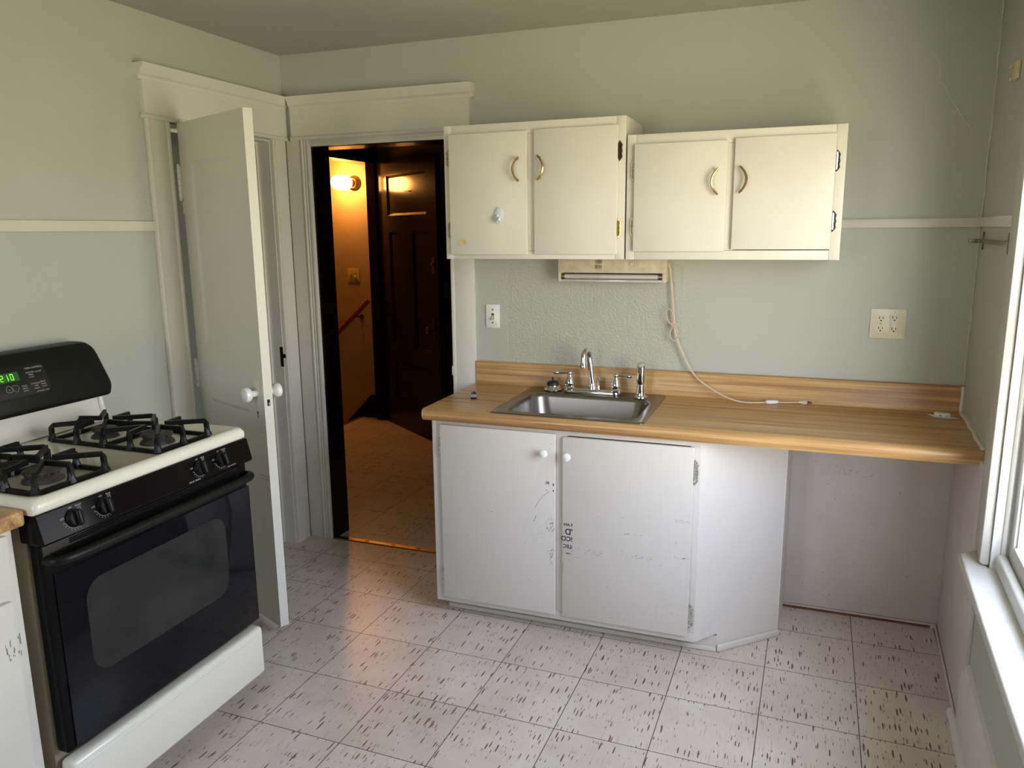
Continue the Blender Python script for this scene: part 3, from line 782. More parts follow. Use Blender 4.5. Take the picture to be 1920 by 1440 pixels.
for cx, up in ((-1.668, 1), (-1.647, -1)):
    pts = []
    for k in range(24):
        a = 2 * PI * k / 24; r = .0105 * (1 + .13 * math.cos(3 * (a - up * PI / 2)))
        pts.append((cx + r * math.cos(a), .076 + r * math.sin(a), .0019))
    tx.tube(pts, .0005, 4, closed=True)
tx.obj('panel_lettering', 'print_gray', disp, face(0, 0))
# front control panel (slopes slightly) with four knobs
fp = B().prism([(XF - .06, .937), (XF + .004, .937), (XF + .022, .868), (XF + .018, .862), (XF - .06, .862)], YL, YR, 'y', .002)
cpn = fp.obj('front_control_panel', 'black_enamel', stv)
pv = Vector((-.018, 0, .069)).normalized(); pw = fu.cross(pv)
def pface(y, v, w_=.0004):
    o = Vector((XF + .022, y, .868)) + pv * v + pw * w_
    return Matrix(((fu.x, pv.x, pw.x, o.x), (fu.y, pv.y, pw.y, o.y), (fu.z, pv.z, pw.z, o.z), (0, 0, 0, 1)))
KY = (-1.437, -1.530, -1.880, -1.972)
lab = ('FRONT', 'REAR', 'REAR', 'FRONT')
tx = B()
for i, ky in enumerate(KY):
    k = B().lathe([(.0235, 0), (.0235, .004), (.022, .007), (.021, .013), (.019, .015), (.002, .0155)], (0, 0, 0), (0, 0, 1), 28)
    k.box(-.0075, .0075, -.0215, .0215, .010, .030, .006, 3)
    k.obj('burner_knob', 'black_plastic', stv, pface(ky, .036))
    M0 = pface(ky, .036)
    pts = [(.0255 * math.cos(a), .0255 * math.sin(a), .0002) for a in [math.radians(190 + 120 * t / 14) for t in range(15)]]
    tx.tube(pts, .0005, 4, M=M0)
    for t in range(8):
        a = math.radians(190 + 17 * t); tx.text('HI' if t == 0 else str(9 - t), .0042, M0 @ T(.030 * math.cos(a), .030 * math.sin(a), .0002))
    tx.text('OFF', .0062, M0 @ T(-.002, .0275, .0002)); tx.text('LITE', .0062, M0 @ T(-.031, .007, .0002)); tx.text(lab[i], .0062, M0 @ T(.0225, .0275, .0002))
    for q, (dx, dy) in enumerate(((.020, .022), (.0255, .022), (.020, .0165), (.0255, .0165))):
        tx.tube([(dx + .002 * math.cos(2 * PI * s_ / 10), dy + .002 * math.sin(2 * PI * s_ / 10), .0002) for s_ in range(10)], .0004, 4, M=M0, closed=True)
tx.text('HIGH OUTPUT', .0058, pface(-1.398, .006) @ T(0, 0, .0002)); tx.text('PRECISE  SIMMER', .0062, pface(-1.562, .004) @ T(0, 0, .0002))
tx.obj('panel_lettering', 'print_gray', cpn)
# vent rail between panel and door
vt = B().box(XF - .07, XF - .01, YL + .01, YR - .01, .845, .862)
vt.obj('vent_gap', 'dark_gap', stv)
# oven door
od = B().box(XF - .045, XF - .002, YL + .008, YR - .008, .285, .856, .006)
odo = od.obj('oven_door', 'black_enamel', stv)
gl = B().prism(rrect(YL + .03, YR - .006, .290, .775, .004), XF - .004, XF + .003, 'x', .001)
gl.obj('door_glass', 'oven_glass', odo)
gw = B().prism(rrect(-1.957, -1.432, .452, .718, .055, 8), XF + .0029, XF + .0036, 'x')
gw.obj('oven_window', 'oven_window', odo, label='smoky gray oven window')
pts = [(XF + .0, -2.045, .822), (XF + .026, -2.045, .823), (XF + .044, -2.02, .824), (XF + .050, -1.95, .825), (XF + .052, -1.68, .826), (XF + .050, -1.41, .825), (XF + .044, -1.335, .824), (XF + .026, -1.315, .823), (XF + .0, -1.315, .822)]
sm = []
for p, q in zip(pts, pts[1:]):
    for t in range(4): sm.append(Vector(p).lerp(Vector(q), t / 4))
sm.append(Vector(pts[-1]))
for _ in range(2): sm = [sm[0]] + [(sm[i - 1] + sm[i] * 2 + sm[i + 1]) / 4 for i in range(1, len(sm) - 1)] + [sm[-1]]
sm = [v - Vector((.006, 0, .007)) for v in sm]
B().tube(sm, .0135, 12).obj('door_handle', 'black_plastic', odo)
vs_ = B()
for i in range(3): vs_.box(XF - .004, XF + .001 + .002, -1.98, -1.36, .838 + i * .005, .8405 + i * .005)
vs_.obj('vent_slots', 'display_plastic', odo)
# storage drawer
dr = B().box(XF - .04, XF + .012, YL + .006, YR - .002, .085, .262, .014, 3)
dr.box(XF + .004, XF + .0135, YL + .03, YR - .03, .235, .240, .002)
dr.obj('storage_drawer', 'enamel', stv, smooth=50)
# grates and burners
def grate(y0, y1):
    x0, x1 = .213, .648; z0 = .967; zt = 1.016
    g = B()
    w_, h_ = .010, .012
    for p, q in (((x0, y0), (x1, y0)), ((x0, y1), (x1, y1)), ((x0, y0), (x0, y1)), ((x1, y0), (x1, y1)), (((x0 + x1) / 2, y0), ((x0 + x1) / 2, y1))):
        g.bar([(p[0], p[1], z0), (q[0], q[1], z0)], w_, h_)
    xm = (x0 + x1) / 2
    for bx0, bx1 in ((x0, xm), (xm, x1)):
        cx, cy = (bx0 + bx1) / 2, (y0 + y1) / 2
        cor = [(bx0, y0), (bx1, y0), (bx1, y1), (bx0, y1)]
        for i in range(4):
            a = Vector((*cor[i], 0)); b_ = Vector((*cor[(i + 1) % 4], 0)); m_ = (a + b_) / 2
            tip = (a + m_) / 2 * .26 + Vector((cx, cy, 0)) * .74
            for p in (a, m_):
                d_ = (tip - p)
                foot = p + d_ * .02; kn_ = p + d_ * .07
                g.bar([(foot.x, foot.y, z0 - .004), (foot.x + d_.x * .015, foot.y + d_.y * .015, zt - .010), (kn_.x, kn_.y, zt - .002), (tip.x, tip.y, zt)], .010, .014)
                # flared foot
                g.cone((foot.x, foot.y, z0 - .002), (foot.x + d_.x * .02, foot.y + d_.y * .02, z0 + .026), .014, .006, seg=8)
    return g
for y0, y1, nm in ((-1.605, -1.392, 'right'), (-2.005, -1.79, 'left')):
    t = grate(y0, y1).obj('burner_grate', 'cast_iron')
    rest(t); tag(t, 'black cast iron grate on the stove, over the %s pair of burners' % nm, 'grate', 'stove grates')
    for bx, rr_ in ((.322, .036), (.540, .046)):
        cy = (y0 + y1) / 2
        bu_ = B().lathe([(rr_ + .006, 0), (rr_ + .004, .006), (rr_ - .006, .014), (rr_ - .003, .022), (rr_ - .001, .024)], (bx, cy, .9605), (0, 0, 1), 32)
        bo = bu_.obj('burner', 'burner_gray', stv)
        bc = B().lathe([(rr_ + .001, 0), (rr_ + .003, .003), (rr_, .006), (rr_ - .008, .0075), (.002, .008)], (bx, cy, .985), (0, 0, 1), 32)
        for q in range(18):
            a = 2 * PI * q / 18; bc.box(-.0015, .0015, -.002, .002, -.004, .0, M=Matrix.Translation((bx + (rr_) * math.cos(a), cy + rr_ * math.sin(a), .985)) @ Matrix.Rotation(a, 4, 'Z'))
        bc.obj('burner_cap', 'burner_gray', bo)

# ================================================================== LEFT BASE CABINET (cut by the frame)
lb = thing('base_cabinet', (.3, -2.5, 0), 'cream base cabinet left of the stove, drawer above door', 'cabinet')
b = B().box(.02, .658, -2.95, -2.087, .06, .916, .002).box(.02, .60, -2.95, -2.10, 0, .06)
b.obj('carcass', 'cabinet_paint', lb)
drw = B().box(.658, .675, -2.62, -2.108, .752, .902, .006); drw.obj('drawer', 'cabinet_paint', lb)
B().box(.658, .675, -2.62, -2.118, .09, .737, .006).obj('door', 'cabinet_paint', lb)
rnd = random.Random(4)
sfl = B()
for _ in range(16):
    y, z = -2.125 + rnd.uniform(-.03, .012), .62 + rnd.uniform(-.035, .03)
    sfl.box(.6745, .6755, y, y + rnd.uniform(.001, .004), z, z + rnd.uniform(.004, .02))
sfl.obj('scuff_mark', 'scuff', lb)
lc = B().prism(rrect(.0, .695, -2.98, -2.071, .012), .916, .956, 'z', .008)
lc = lc.obj('countertop', 'laminate'); rest(lc); tag(lc, 'oak laminate countertop corner left of the stove', 'countertop')

# ================================================================== SINK BASE CABINET
CX0, CX1, FY = 1.037, 2.113, -.562
EX, EY = 2.405, -.285
sb = thing('sink_cabinet', (1.6, -.3, 0), 'white sink base cabinet with two doors and a slanted right end', 'cabinet')
# carcass panels (hollow: the bowl hangs inside)
b = B()
b.box(CX0, CX0 + .018, FY, -.022, .062, .858, .001)
b.box(CX0, CX1, FY, FY + .02, .062, .10, .001).box(CX0, CX1, FY, FY + .02, .832, .858, .001)
b.box(CX0, CX0 + .052, FY, FY + .02, .10, .832, .001).box(1.562, 1.612, FY, FY + .02, .10, .832, .001).box(2.078, CX1, FY, FY + .02, .10, .832, .001)
b.prism([(CX0 + .018, FY + .02), (CX1 - .01, FY + .02), (2.36, EY + .01), (2.36, -.04), (CX0 + .018, -.04)], .064, .078, 'z')
b.obj('carcass', 'lower_cabinet_paint', sb)
# slanted end panel with notch for the toe kick
dv = Vector((EX - CX1, EY - FY, 0)); LL = dv.length; dv.normalize(); nv = Vector((dv.y, -dv.x, 0))
SM = Matrix(((dv.x, -nv.x, 0, CX1), (dv.y, -nv.y, 0, FY), (0, 0, 1, 0), (0, 0, 0, 1)))
b = B().prism([(0, .062), (.108, .075), (.108, .0), (LL, 0), (LL, .858), (0, .858)], 0, .016, 'y', M=SM)
b.obj('slanted_end_panel', 'lower_cabinet_paint', sb)
rp = SM @ Vector((LL, 0, 0))
b = B().prism([(rp.x, rp.y), (rp.x + .004, rp.y + .002), (2.424, -.022), (2.404, -.022), (rp.x - .014, rp.y + .01)], 0, .858, 'z')
b.obj('end_return', 'lower_cabinet_paint', sb)
tk = SM @ Vector((.108, 0, 0))
b = B().box(CX0 + .022, tk.x, tk.y, tk.y + .018, 0, .064).box(CX0 + .022, tk.x, tk.y - .012, tk.y, 0, .020, .005, 3)
b.box(.106, LL + .006, -.012, .0, 0, .030, .006, 3, M=SM)
b.obj('toe_kick', 'lower_cabinet_paint', sb)
def butterfly(b, x, y, z, h, w_):
    # ornate surface hinge: barrel plus scalloped plate, plate width w_ (signed)
    b.cone((x, y - .008, z - h * .38), (x, y - .008, z + h * .38), .0048, seg=10)
    for k in range(-1, 2): b.cone((x, y - .008, z + k * h * .22 - .002), (x, y - .008, z + k * h * .22 + .002), .0058, seg=10)
    pts = [(0, -h * .5), (w_ * .5, -h * .42), (w_, -h * .30), (w_ * .8, -h * .15), (w_, 0), (w_ * .8, h * .15), (w_, h * .30), (w_ * .5, h * .42), (0, h * .5)]
    b.prism([(x + p, z + q) for p, q in pts], y - .004, y, 'y')
def cab_door(t, x0, x1, z0, z1, y, th, mat, hinge_x, hs, knob=None, pull=None, hh=.075, hmat='old_nickel', hw=.012):
    d = B().box(x0, x1, y - th, y, z0, z1, .003).obj('door', mat, t)
    for hz, hm in hs:
        s_ = 1 if hinge_x > (x0 + x1) / 2 else -1
        h = B(); butterfly(h, hinge_x + s_ * .003, y - .002, hz, hh, s_ * hw); h.obj('hinge', hm, d)
    if knob:
        B().lathe([(.008, 0), (.008, .010), (.013, .014), (.0165, .020), (.0155, .027), (.009, .031), (.002, .032)], (knob[0], y - th, knob[1]), (0, -1, 0), 20).obj('knob', 'porcelain', d)
    if pull:
        px, pz, bow = pull
        pts = []
        for k in range(13):
            u = k / 12 * 2 - 1
            pts.append((px + bow * (1 - u * u), y - th - .020 + .004 * u * u, pz + u * .047))
        pb = B().tube(pts, .005, 10, rr=[.0035 + .0015 * (1 - abs(k / 6 - 1)) for k in range(13)])
        for k in (1, 11): pb.cone((pts[k][0], y - th, pts[k][2]), (pts[k][0], pts[k][1], pts[k][2]), .004, seg=10)
        pb.obj('pull_handle', 'brass', d)
    return d
d_l = cab_door(sb, 1.078, 1.568, .088, .838, FY, .016, 'lower_cabinet_paint', 1.078, ((.74, 'worn_hinge'), (.17, 'worn_hinge')), knob=(1.527, .762), hh=.10, hw=.008)
d_r = cab_door(sb, 1.597, 2.092, .088, .830, FY, .016, 'lower_cabinet_paint', 2.092, ((.735, 'worn_hinge'), (.168, 'worn_hinge')), knob=(1.620, .757), hh=.10, hw=.014)
# printed lettering stuck to the doors (mirror image of a peeled label)
YT = FY - .0163
def mirror_text(b, s_, h, x, z):
    M = Matrix(((-1, 0, 0, x), (0, 0, 1, YT), (0, 1, 0, z), (0, 0, 0, 1)))
    b.text(s_, h, M, .0003, 'LEFT', h * .022)
tx = B()
for s_, h, z in (('S AN', .0165, .478), ('\'D', .034, .448), ('!CO', .0265, .419), (':LEC', .0205, .388)): mirror_text(tx, s_, h, 1.640, z)
tx.box(1.612, 1.630, YT - .0003, YT + .0003, .358, .361).box(1.633, 1.636, YT - .0003, YT + .0003, .358, .361).box(1.624, 1.627, YT - .0003, YT + .0003, .330, .333)
tx.box(1.5995, 1.601, YT - .0003, YT + .0003, .275, .315)
tx.obj('label_residue', 'ink', d_r, label='mirrored black print left by a peeled label')
rnd = random.Random(3)
tx = B()
for _ in range(70):
    z = rnd.choice((rnd.uniform(.29, .37), rnd.uniform(.44, .50))); x = 1.566 - abs(rnd.gauss(0, .014))
    tx.box(x - rnd.uniform(.0006, .002), x, YT - .0003, YT + .0003, z, z + rnd.uniform(.001, .008))
for x, z, w_, h_ in ((1.532, .640, .003, .014), (1.538, .641, .003, .008), (1.543, .640, .003, .012), (1.561, .635, .004, .012), (1.561, .610, .004, .008), (1.534, .610, .003, .004)):
    tx.box(x - w_ / 2, x + w_ / 2, YT - .0003, YT + .0003, z - h_ / 2, z + h_ / 2)
tx.obj('label_residue', 'ink', d_l, label='specks of black print left by a peeled label')
b = B().tube([(1.545, YT, .605), (1.525, YT, .590), (1.50, YT, .560), (1.485, YT, .53)], .0006, 4).tube([(1.49, YT, .50), (1.483, YT, .48), (1.478, YT, .475)], .0008, 4)
b.obj('scratch', 'scuff', d_l)
def specks(parent, seed, n, x0, x1, z0, z1, y, mat='scuff', wmax=.006, hmax=.003):
    r = random.Random(seed); b = B()
    for _ in range(n):
        x, z = r.uniform(x0, x1), r.uniform(z0, z1); w_ = r.uniform(.0012, wmax); h_ = r.uniform(.0012, hmax)
        b.box(x, x + w_, y - .0004, y + .0006, z, z + h_)
    o = b.obj('scuff_mark', mat, parent); o['kind'] = 'stuff'
    return o
specks(d_l, 11, 30, 1.09, 1.55, .10, .80, FY - .0161)
specks(d_r, 12, 40, 1.61, 2.08, .10, .55, FY - .0161)
for sd_, n_, x0_, x1_, z0_, z1_ in ((31, 12, 1.84, 1.92, .468, .474), (32, 16, 2.03, 2.085, .54, .55), (33, 14, 2.03, 2.085, .395, .405), (34, 12, 1.86, 1.95, .375, .39), (35, 18, 1.62, 1.76, .365, .385)):
    specks(d_r, sd_, n_, x0_, x1_, z0_, z1_, FY - .0161, wmax=.014, hmax=.0015)
tr8 = [o for o in COL.objects if o.name == 'trim_8'][0]
specks(tr8, 21, 26, 2.48, 3.0, .05, .80, -.0193, wmax=.007, hmax=.004)
specks(tr8, 22, 40, 2.60, 2.74, .61, .64, -.0193, wmax=.006, hmax=.003)
specks(tr8, 23, 12, 2.63, 2.70, .52, .53, -.0193, wmax=.006, hmax=.002)
b = B().box(2.42, 2.99, -.0205, -.0185, .001, .012); b.obj('dirty_bottom_edge', 'nosing_wood', tr8)

# ---- countertop with backsplash
RX = lambda y: 3.0255 + .05 * y
def counter():
    zt, zb = .900, .858
    yb_, yf = -.003, -.592
    b = B()
    # cross-section (y,z): post-formed nose
    prof = [(yb_, zb), (yb_, zt), (yf + .020, zt), (yf + .010, zt - .002), (yf + .003, zt - .008), (yf, zt - .017), (yf, zt - .026), (yf + .003, zt - .036), (yf + .010, zb - .004), (yf + .030, zb - .004), (yf + .030, zb)]
    # hole for the sink
    hx0, hx1, hy0, hy1 = 1.325, 1.872, -.525, -.135
    def col(x0, x1, y0, y1): b.box(x0, x1, y0, y1, zb, zt)
    x0 = 1.006
    nose = [(yf + .06, zb), (yf + .06, zt)] + prof[2:]
    def run(pf, xa, xb):
        v0 = [b.bm.verts.new((xa(y) if callable(xa) else xa, y, z)) for y, z in pf]; v1 = [b.bm.verts.new((xb(y) if callable(xb) else xb, y, z)) for y, z in pf]
        n_ = len(pf); b.bm.faces.new(v0); b.bm.faces.new(list(reversed(v1)))
        for i in range(n_): b.bm.faces.new((v0[i], v1[i], v1[(i + 1) % n_], v0[(i + 1) % n_]))
    R = lambda y: RX(y) - .002
    run(nose, x0, R)
    yn = yf + .06
    run([(yb_, zb), (yb_, zt), (yn, zt), (yn, zb)], x0, hx0)
    run([(yb_, zb), (yb_, zt), (yn, zt), (yn, zb)], hx1, R)
    run([(yb_, zb), (yb_, zt), (hy1, zt), (hy1, zb)], hx0, hx1)
    run([(hy0, zb), (hy0, zt), (yn, zt), (yn, zb)], hx0, hx1)
    return b
ct = counter().obj('countertop', 'laminate', smooth=50, recalc=True)
tag(ct, 'long oak laminate countertop holding the sink', 'countertop')
bsx = B().prism([(-.003, .900), (-.003, 1.006), (-.020, 1.006), (-.0225, 1.003), (-.0225, .905), (-.026, .900)], 1.006, 3.0225, 'x')
bsx.obj('backsplash', 'laminate', ct)
B().box(1.76, 2.0, FY - .002, FY + .001, .8562, .8585).obj('worn_edge', 'dark_gap', ct)
ck_ = B()
pts = [(RX(-.02 - i * .03) - .004 + random.uniform(-.002, .003), -.02 - i * .03, .902 + random.uniform(0, .003)) for i in range(19)]
ck_.tube(pts, .006, 6, rr=[.005 + random.random() * .004 for _ in pts])
ck_.tube([(3.018, -.026, .905 + i * .02) for i in range(6)], .006, 6, rr=[.004 + random.random() * .004 for _ in range(6)])
ck_.obj('caulk', 'trim_paint', ct)

# ---- sink
sk_ = thing('kitchen_sink', (1.6, -.31, .9), 'stainless steel drop-in sink in the oak countertop', 'sink')
b = B()
ls = [rr3(1.292, 1.905, -.572, -.045, .02, .9005), rr3(1.293, 1.904, -.571, -.046, .02, .9035), rr3(1.298, 1.899, -.566, -.051, .02, .9055), rr3(1.315, 1.882, -.548, -.066, .03, .9035), rr3(1.332, 1.866, -.520, -.140, .06, .9025, 5),
      rr3(1.338, 1.860, -.514, -.146, .07, .898), rr3(1.343, 1.855, -.509, -.151, .07, .885), rr3(1.356, 1.842, -.498, -.163, .08, .760), rr3(1.368, 1.83, -.486, -.175, .08, .738), rr3(1.39, 1.81, -.465, -.195, .07, .732)]
vl = [loop(b, l) for l in ls]
for p, q in zip(vl, vl[1:]):
    n_ = len(p)
    for i in range(n_): b.bm.faces.new((p[i], p[(i + 1) % n_], q[(i + 1) % n_], q[i]))
b.bm.faces.new(vl[-1])
b.obj('basin', 'steel', sk_, smooth=60)
B().lathe([(.043, 0), (.043, .003), (.032, .003), (.028, -.004), (.002, -.004)], (1.6, -.33, .7325), (0, 0, 1), 28).obj('drain', 'chrome', sk_)
# ---- faucet
fc = thing('faucet', (1.58, -.105, .9035), 'chrome two-handle gooseneck faucet at the back of the sink', 'faucet')
FYc = -.100; Z0 = .9040
b = B().prism(rrect(1.465, 1.715, FYc - .030, FYc + .030, .029, 8), Z0, Z0 + .014, 'z', .005)
b.prism(rrect(1.475, 1.705, FYc - .022, FYc + .022, .021, 8), Z0 + .012, Z0 + .020, 'z', .004)
b.obj('base_plate', 'chrome', fc)
for hx, s_ in ((1.487, -1), (1.693, 1)):
    b = B().lathe([(.027, 0), (.027, .006), (.022, .010), (.020, .014), (.0215, .020), (.0205, .034), (.014, .050), (.009, .062), (.0085, .066)], (hx, FYc, Z0 + .014), (0, 0, 1), 24)
    b.sphere((hx, FYc, Z0 + .084), .0115)
    b.tube([(hx, FYc, Z0 + .084), (hx + s_ * .022, FYc - .003, Z0 + .086), (hx + s_ * .04, FYc - .005, Z0 + .086), (hx + s_ * .062, FYc - .008, Z0 + .085), (hx + s_ * .072, FYc - .009, Z0 + .085)], .006, 12, rr=[.004, .0055, .0078, .0085, .006])
    b.obj('lever_handle', 'chrome', fc)
b = B().lathe([(.021, 0), (.019, .010), (.0165, .022), (.015, .030)], (1.590, FYc, Z0 + .014), (0, 0, 1), 24)
pts = [(1.590, FYc, Z0 + .035)]
sd = Vector((-.16, -1, 0)).normalized()
for k in range(1, 16):
    u = k / 15
    if u < .55:
        v = u / .55; p = Vector((1.590, FYc, Z0 + .035)) + Vector((-.014 * v, -.004 * v, .125 * v))
    else:
        a = PI * (u - .55) / .45 * .97
        c0 = Vector((1.576, FYc - .004, Z0 + .160)); p = c0 + sd * (.032 * (1 - math.cos(a))) + Vector((0, 0, .034 * math.sin(a)))
    pts.append(tuple(p))
e_ = Vector(pts[-1]); pts.append(tuple(e_ + Vector((0, 0, -.018))))
b.tube(pts, .0115, 14, rr=[.0135] * 2 + [.013] * 5 + [.0115] * (len(pts) - 7))
b.lathe([(.012, .0), (.013, -.012), (.016, -.018), (.0175, -.026), (.017, -.030), (.010, -.031)][::-1], tuple(e_ + Vector((0, 0, -.010))), (0, 0, 1), 20)
b.obj('spout', 'chrome', fc)
B().cone((1.612, FYc + .02, Z0 + .012), (1.612, FYc + .02, Z0 + .060), .006, seg=14).lathe([(.007, 0), (.007, .008), (.002, .010)], (1.612, FYc + .02, Z0 + .058), (0, 0, 1), 14).obj('lift_rod', 'chrome', fc)
# ---- side sprayer
spy = thing('side_sprayer', (1.805, -.118, .9035), 'chrome side sprayer standing right of the faucet', 'sprayer')
B().lathe([(.030, 0), (.029, .005), (.020, .009), (.017, .022), (.0175, .026)], (1.805, -.118, .9040), (0, 0, 1), 24).obj('holder', 'chrome', spy)
b = B().lathe([(.0165, 0), (.0175, .01), (.0155, .030), (.0155, .034), (.0185, .04), (.0185, .085), (.0185, .118)], (1.805, -.118, .9290), (0, 0, 1), 24)
b.bm.verts.ensure_lookup_table()
for v in b.bm.verts:
    if v.co.z > 1.04: v.co.z += (v.co.y + .118) * .55 - .004
b.obj('spray_wand', 'chrome', spy)
B().lathe([(.015, 0), (.013, .0015), (.002, .002)], (1.805, -.118, 1.0435), (0, -.48, .87), 20).obj('spray_face', 'tube_glass', spy)
# ---- strainer basket
stn = thing('sink_strainer', (1.405, -.088, .9055), 'black knobbed sink strainer resting on the steel sink rim', 'strainer')
b = B().lathe([(.038, 0), (.041, .003), (.038, .007), (.030, .014), (.028, .022), (.026, .023)], (1.405, -.088, .9058), (0, 0, 1), 28)
for q in range(10):
    a = 2 * PI * q / 10; b.sphere((1.405 + .030 * math.cos(a), -.088 + .030 * math.sin(a), .9058 + .0165), .003, seg=8)
b.obj('basket', 'chrome', stn)
B().lathe([(.024, 0), (.027, .004), (.026, .012), (.020, .017), (.006, .020), (.004, .026), (.0045, .034), (.002, .036)], (1.405, -.088, .9275), (0, 0, 1), 24).obj('stopper', 'black_rubber', stn)
# ---- small gray clip
gc = thing('plastic_clip', (1.127, -.335, .9), 'small gray plastic clip lying left of the sink', 'clip')
GM = Matrix.Translation((1.127, -.335, .9)) @ Matrix.Rotation(math.radians(18), 4, 'Z')
B().box(-.014, .014, -.018, .018, .006, .019, .003, M=GM).obj('clip_body', 'gray_plastic', gc)
b = B()
for x in (-.008, .008): b.box(x - .0022, x + .0022, -.002, .020, .018, .0235, .001, M=GM)
b.box(-.0035, .0035, .010, .020, .018, .026, .001, M=GM).box(-.003, .003, .0, .006, .0185, .0205, M=GM).box(-.013, .013, -.017, .017, 0, .007, .002, M=GM)
b.obj('clip_prongs', 'black_plastic', gc)
# ---- loose adhesive hook on the counter
hk = thing('loose_hook', (2.945, -.105, .9), 'loose white plastic hook lying at the counter\'s right end', 'hook')
HM = Matrix.Translation((2.945, -.105, .9)) @ Matrix.Rotation(math.radians(-14), 4, 'Z')
B().prism([(-.052, .012), (-.02, .022), (.02, .022), (.052, -.004), (.03, -.016), (-.028, -.016)], .0004, .003, 'z', .001, M=HM).obj('hook_base', 'white_plastic', hk)
b = B().prism(rrect(-.030, .026, -.012, .016, .010), .003, .016, 'z', .004, M=HM)
b.obj('hook_body', 'white_plastic', hk)
B().box(-.010, -.004, -.0128, -.0115, .004, .010, M=HM).box(.013, .016, -.0128, -.0115, .003, .010, M=HM).obj('hook_slot', 'gray_plastic', hk)

# ================================================================== WALL CABINETS
YB, YFc = -.002, -.3205
def wall_cab(name, x0, x1, z0, z1, doors, label, mid):
    t = thing(name, ((x0 + x1) / 2, -.16, z0), label, 'cabinet', 'wall cabinets over the sink')
    b = B().box(x0, x0 + .016, YFc + .018, YB, z0, z1).box(x1 - .016, x1, YFc + .018, YB, z0, z1).box(x0, x1, YFc + .018, YB, z1 - .016, z1).box(x0 + .016, x1 - .016, YFc + .018, YB, z0 + .01, z0 + .026)
    b.obj('carcass', 'cabinet_paint', t)
    b = B().box(x0, x0 + .034, YFc, YFc + .018, z0, z1, .0015).box(x1 - .036, x1, YFc, YFc + .018, z0, z1, .0015).box(x0 + .034, x1 - .036, YFc, YFc + .018, z1 - .045, z1, .0015).box(x0 + .034, x1 - .036, YFc, YFc + .018, z0, z0 + .035, .0015).box(mid - .022, mid + .022, YFc, YFc + .018, z0 + .035, z1 - .045, .0015)
    b.obj('face_frame', 'cabinet_paint', t)
    return t
k1 = wall_cab('wall_cabinet', 1.0097, 1.7665, 1.490, 2.0245, None, 'taller cream wall cabinet beside the hall doorway', 1.388)
dA = cab_door(k1, 1.036, 1.374, 1.5085, 1.989, YFc, .0155, 'cabinet_paint', 1.036, ((1.897, 'old_nickel'), (1.608, 'old_nickel')), pull=(1.345, 1.842, -.024))
dB = cab_door(k1, 1.404, 1.740, 1.510, 1.992, YFc, .0155, 'cabinet_paint', 1.740, ((1.897, 'dark_iron'), (1.609, 'brass')), pull=(1.423, 1.845, .024))
k2 = wall_cab('wall_cabinet', 1.7725, 2.5385, 1.490, 1.953, None, 'shorter cream wall cabinet, nearer the window', 2.153)
dC = cab_door(k2, 1.803, 2.142, 1.521, 1.917, YFc, .0155, 'cabinet_paint', 1.803, ((1.821, 'old_nickel'), (1.615, 'old_nickel')), pull=(2.114, 1.772, -.024))
dD = cab_door(k2, 2.167, 2.505, 1.5275, 1.9225, YFc, .0155, 'cabinet_paint', 2.505, ((1.830, 'chrome'), (1.625, 'chrome')), pull=(2.188, 1.776, .024))
YD = YFc - .0155
B().prism([(1.070, 1.545), (1.108, 1.545), (1.108, 1.566), (1.098, 1.572), (1.085, 1.573), (1.070, 1.562)], YD - .0006, YD, 'y').obj('sticker_residue', 'residue', dA, label='yellowed scrap of sticker')
B().prism([(1.074, 1.543), (1.106, 1.543), (1.106, 1.554), (1.074, 1.556)], YD - .0009, YD - .0005, 'y').obj('sticker_residue', 'pale_residue', dA)
# adhesive hook on the cabinet door
ah = thing('adhesive_hook', (1.256, YD, 1.632), 'pale blue oval adhesive hook on the leftmost wall cabinet door', 'hook')
def oval(cx, cz, rx, rz, n=24): return [(cx + rx * math.cos(2 * PI * k / n), cz + rz * math.sin(2 * PI * k / n)) for k in range(n)]
B().prism(oval(1.256, 1.664, .019, .033), YD - .006, YD - .0002, 'y', .002).obj('hook_plate', 'blue_white_plastic', ah)
b = B().tube([(1.250, YD - .007, 1.668), (1.250, YD - .012, 1.655), (1.256, YD - .020, 1.642), (1.264, YD - .023, 1.648), (1.267, YD - .022, 1.658)], .006, 10, rr=[.005, .007, .008, .007, .005])
b.obj('hook_arm', 'blue_white_plastic', ah)

# ================================================================== UNDER-CABINET LIGHT
ul = thing('undercabinet_light', (1.655, -.05, 1.388), 'old ivory fluorescent fixture under the wall cabinets, cord hanging', 'light')
UX0, UX1, UY = 1.428, 1.892, -.085
b = B().box(UX0, UX1, UY, -.002, 1.424, 1.487, .002).box(UX0, UX0 + .012, UY, -.002, 1.387, 1.425, .002).box(UX1 - .016, UX1, UY, -.002, 1.387, 1.425, .002)
b.obj('housing', 'fixture_ivory', ul)
B().prism([(UY + .008, 1.387), (UY + .012, 1.386), (-.03, 1.402), (-.006, 1.424), (-.012, 1.424), (-.035, 1.408)], UX0 + .012, UX1 - .016, 'x').obj('reflector', 'tube_glass', ul)
B().box(UX0 + .012, UX1 - .016, UY + .001, UY + .005, 1.386, 1.396, .001).obj('reflector_lip', 'tube_glass', ul)
B().cone((UX0 + .026, UY + .012, 1.408), (UX1 - .030, UY + .012, 1.408), .0105, seg=18).obj('fluorescent_tube', 'tube_glass', ul)
for xa, xb in ((UX0 + .013, UX0 + .028), (UX1 - .032, UX1 - .017)): B().cone((xa, UY + .012, 1.408), (xb, UY + .012, 1.408), .0115, seg=18).obj('tube_cap', 'steel', ul)
b = B()
for r_ in range(2):
    for c_ in range(6): b.box(1.592 + c_ * .0052, 1.5945 + c_ * .0052, UY - .0008, UY + .001, 1.442 + r_ * .021, 1.459 + r_ * .021)
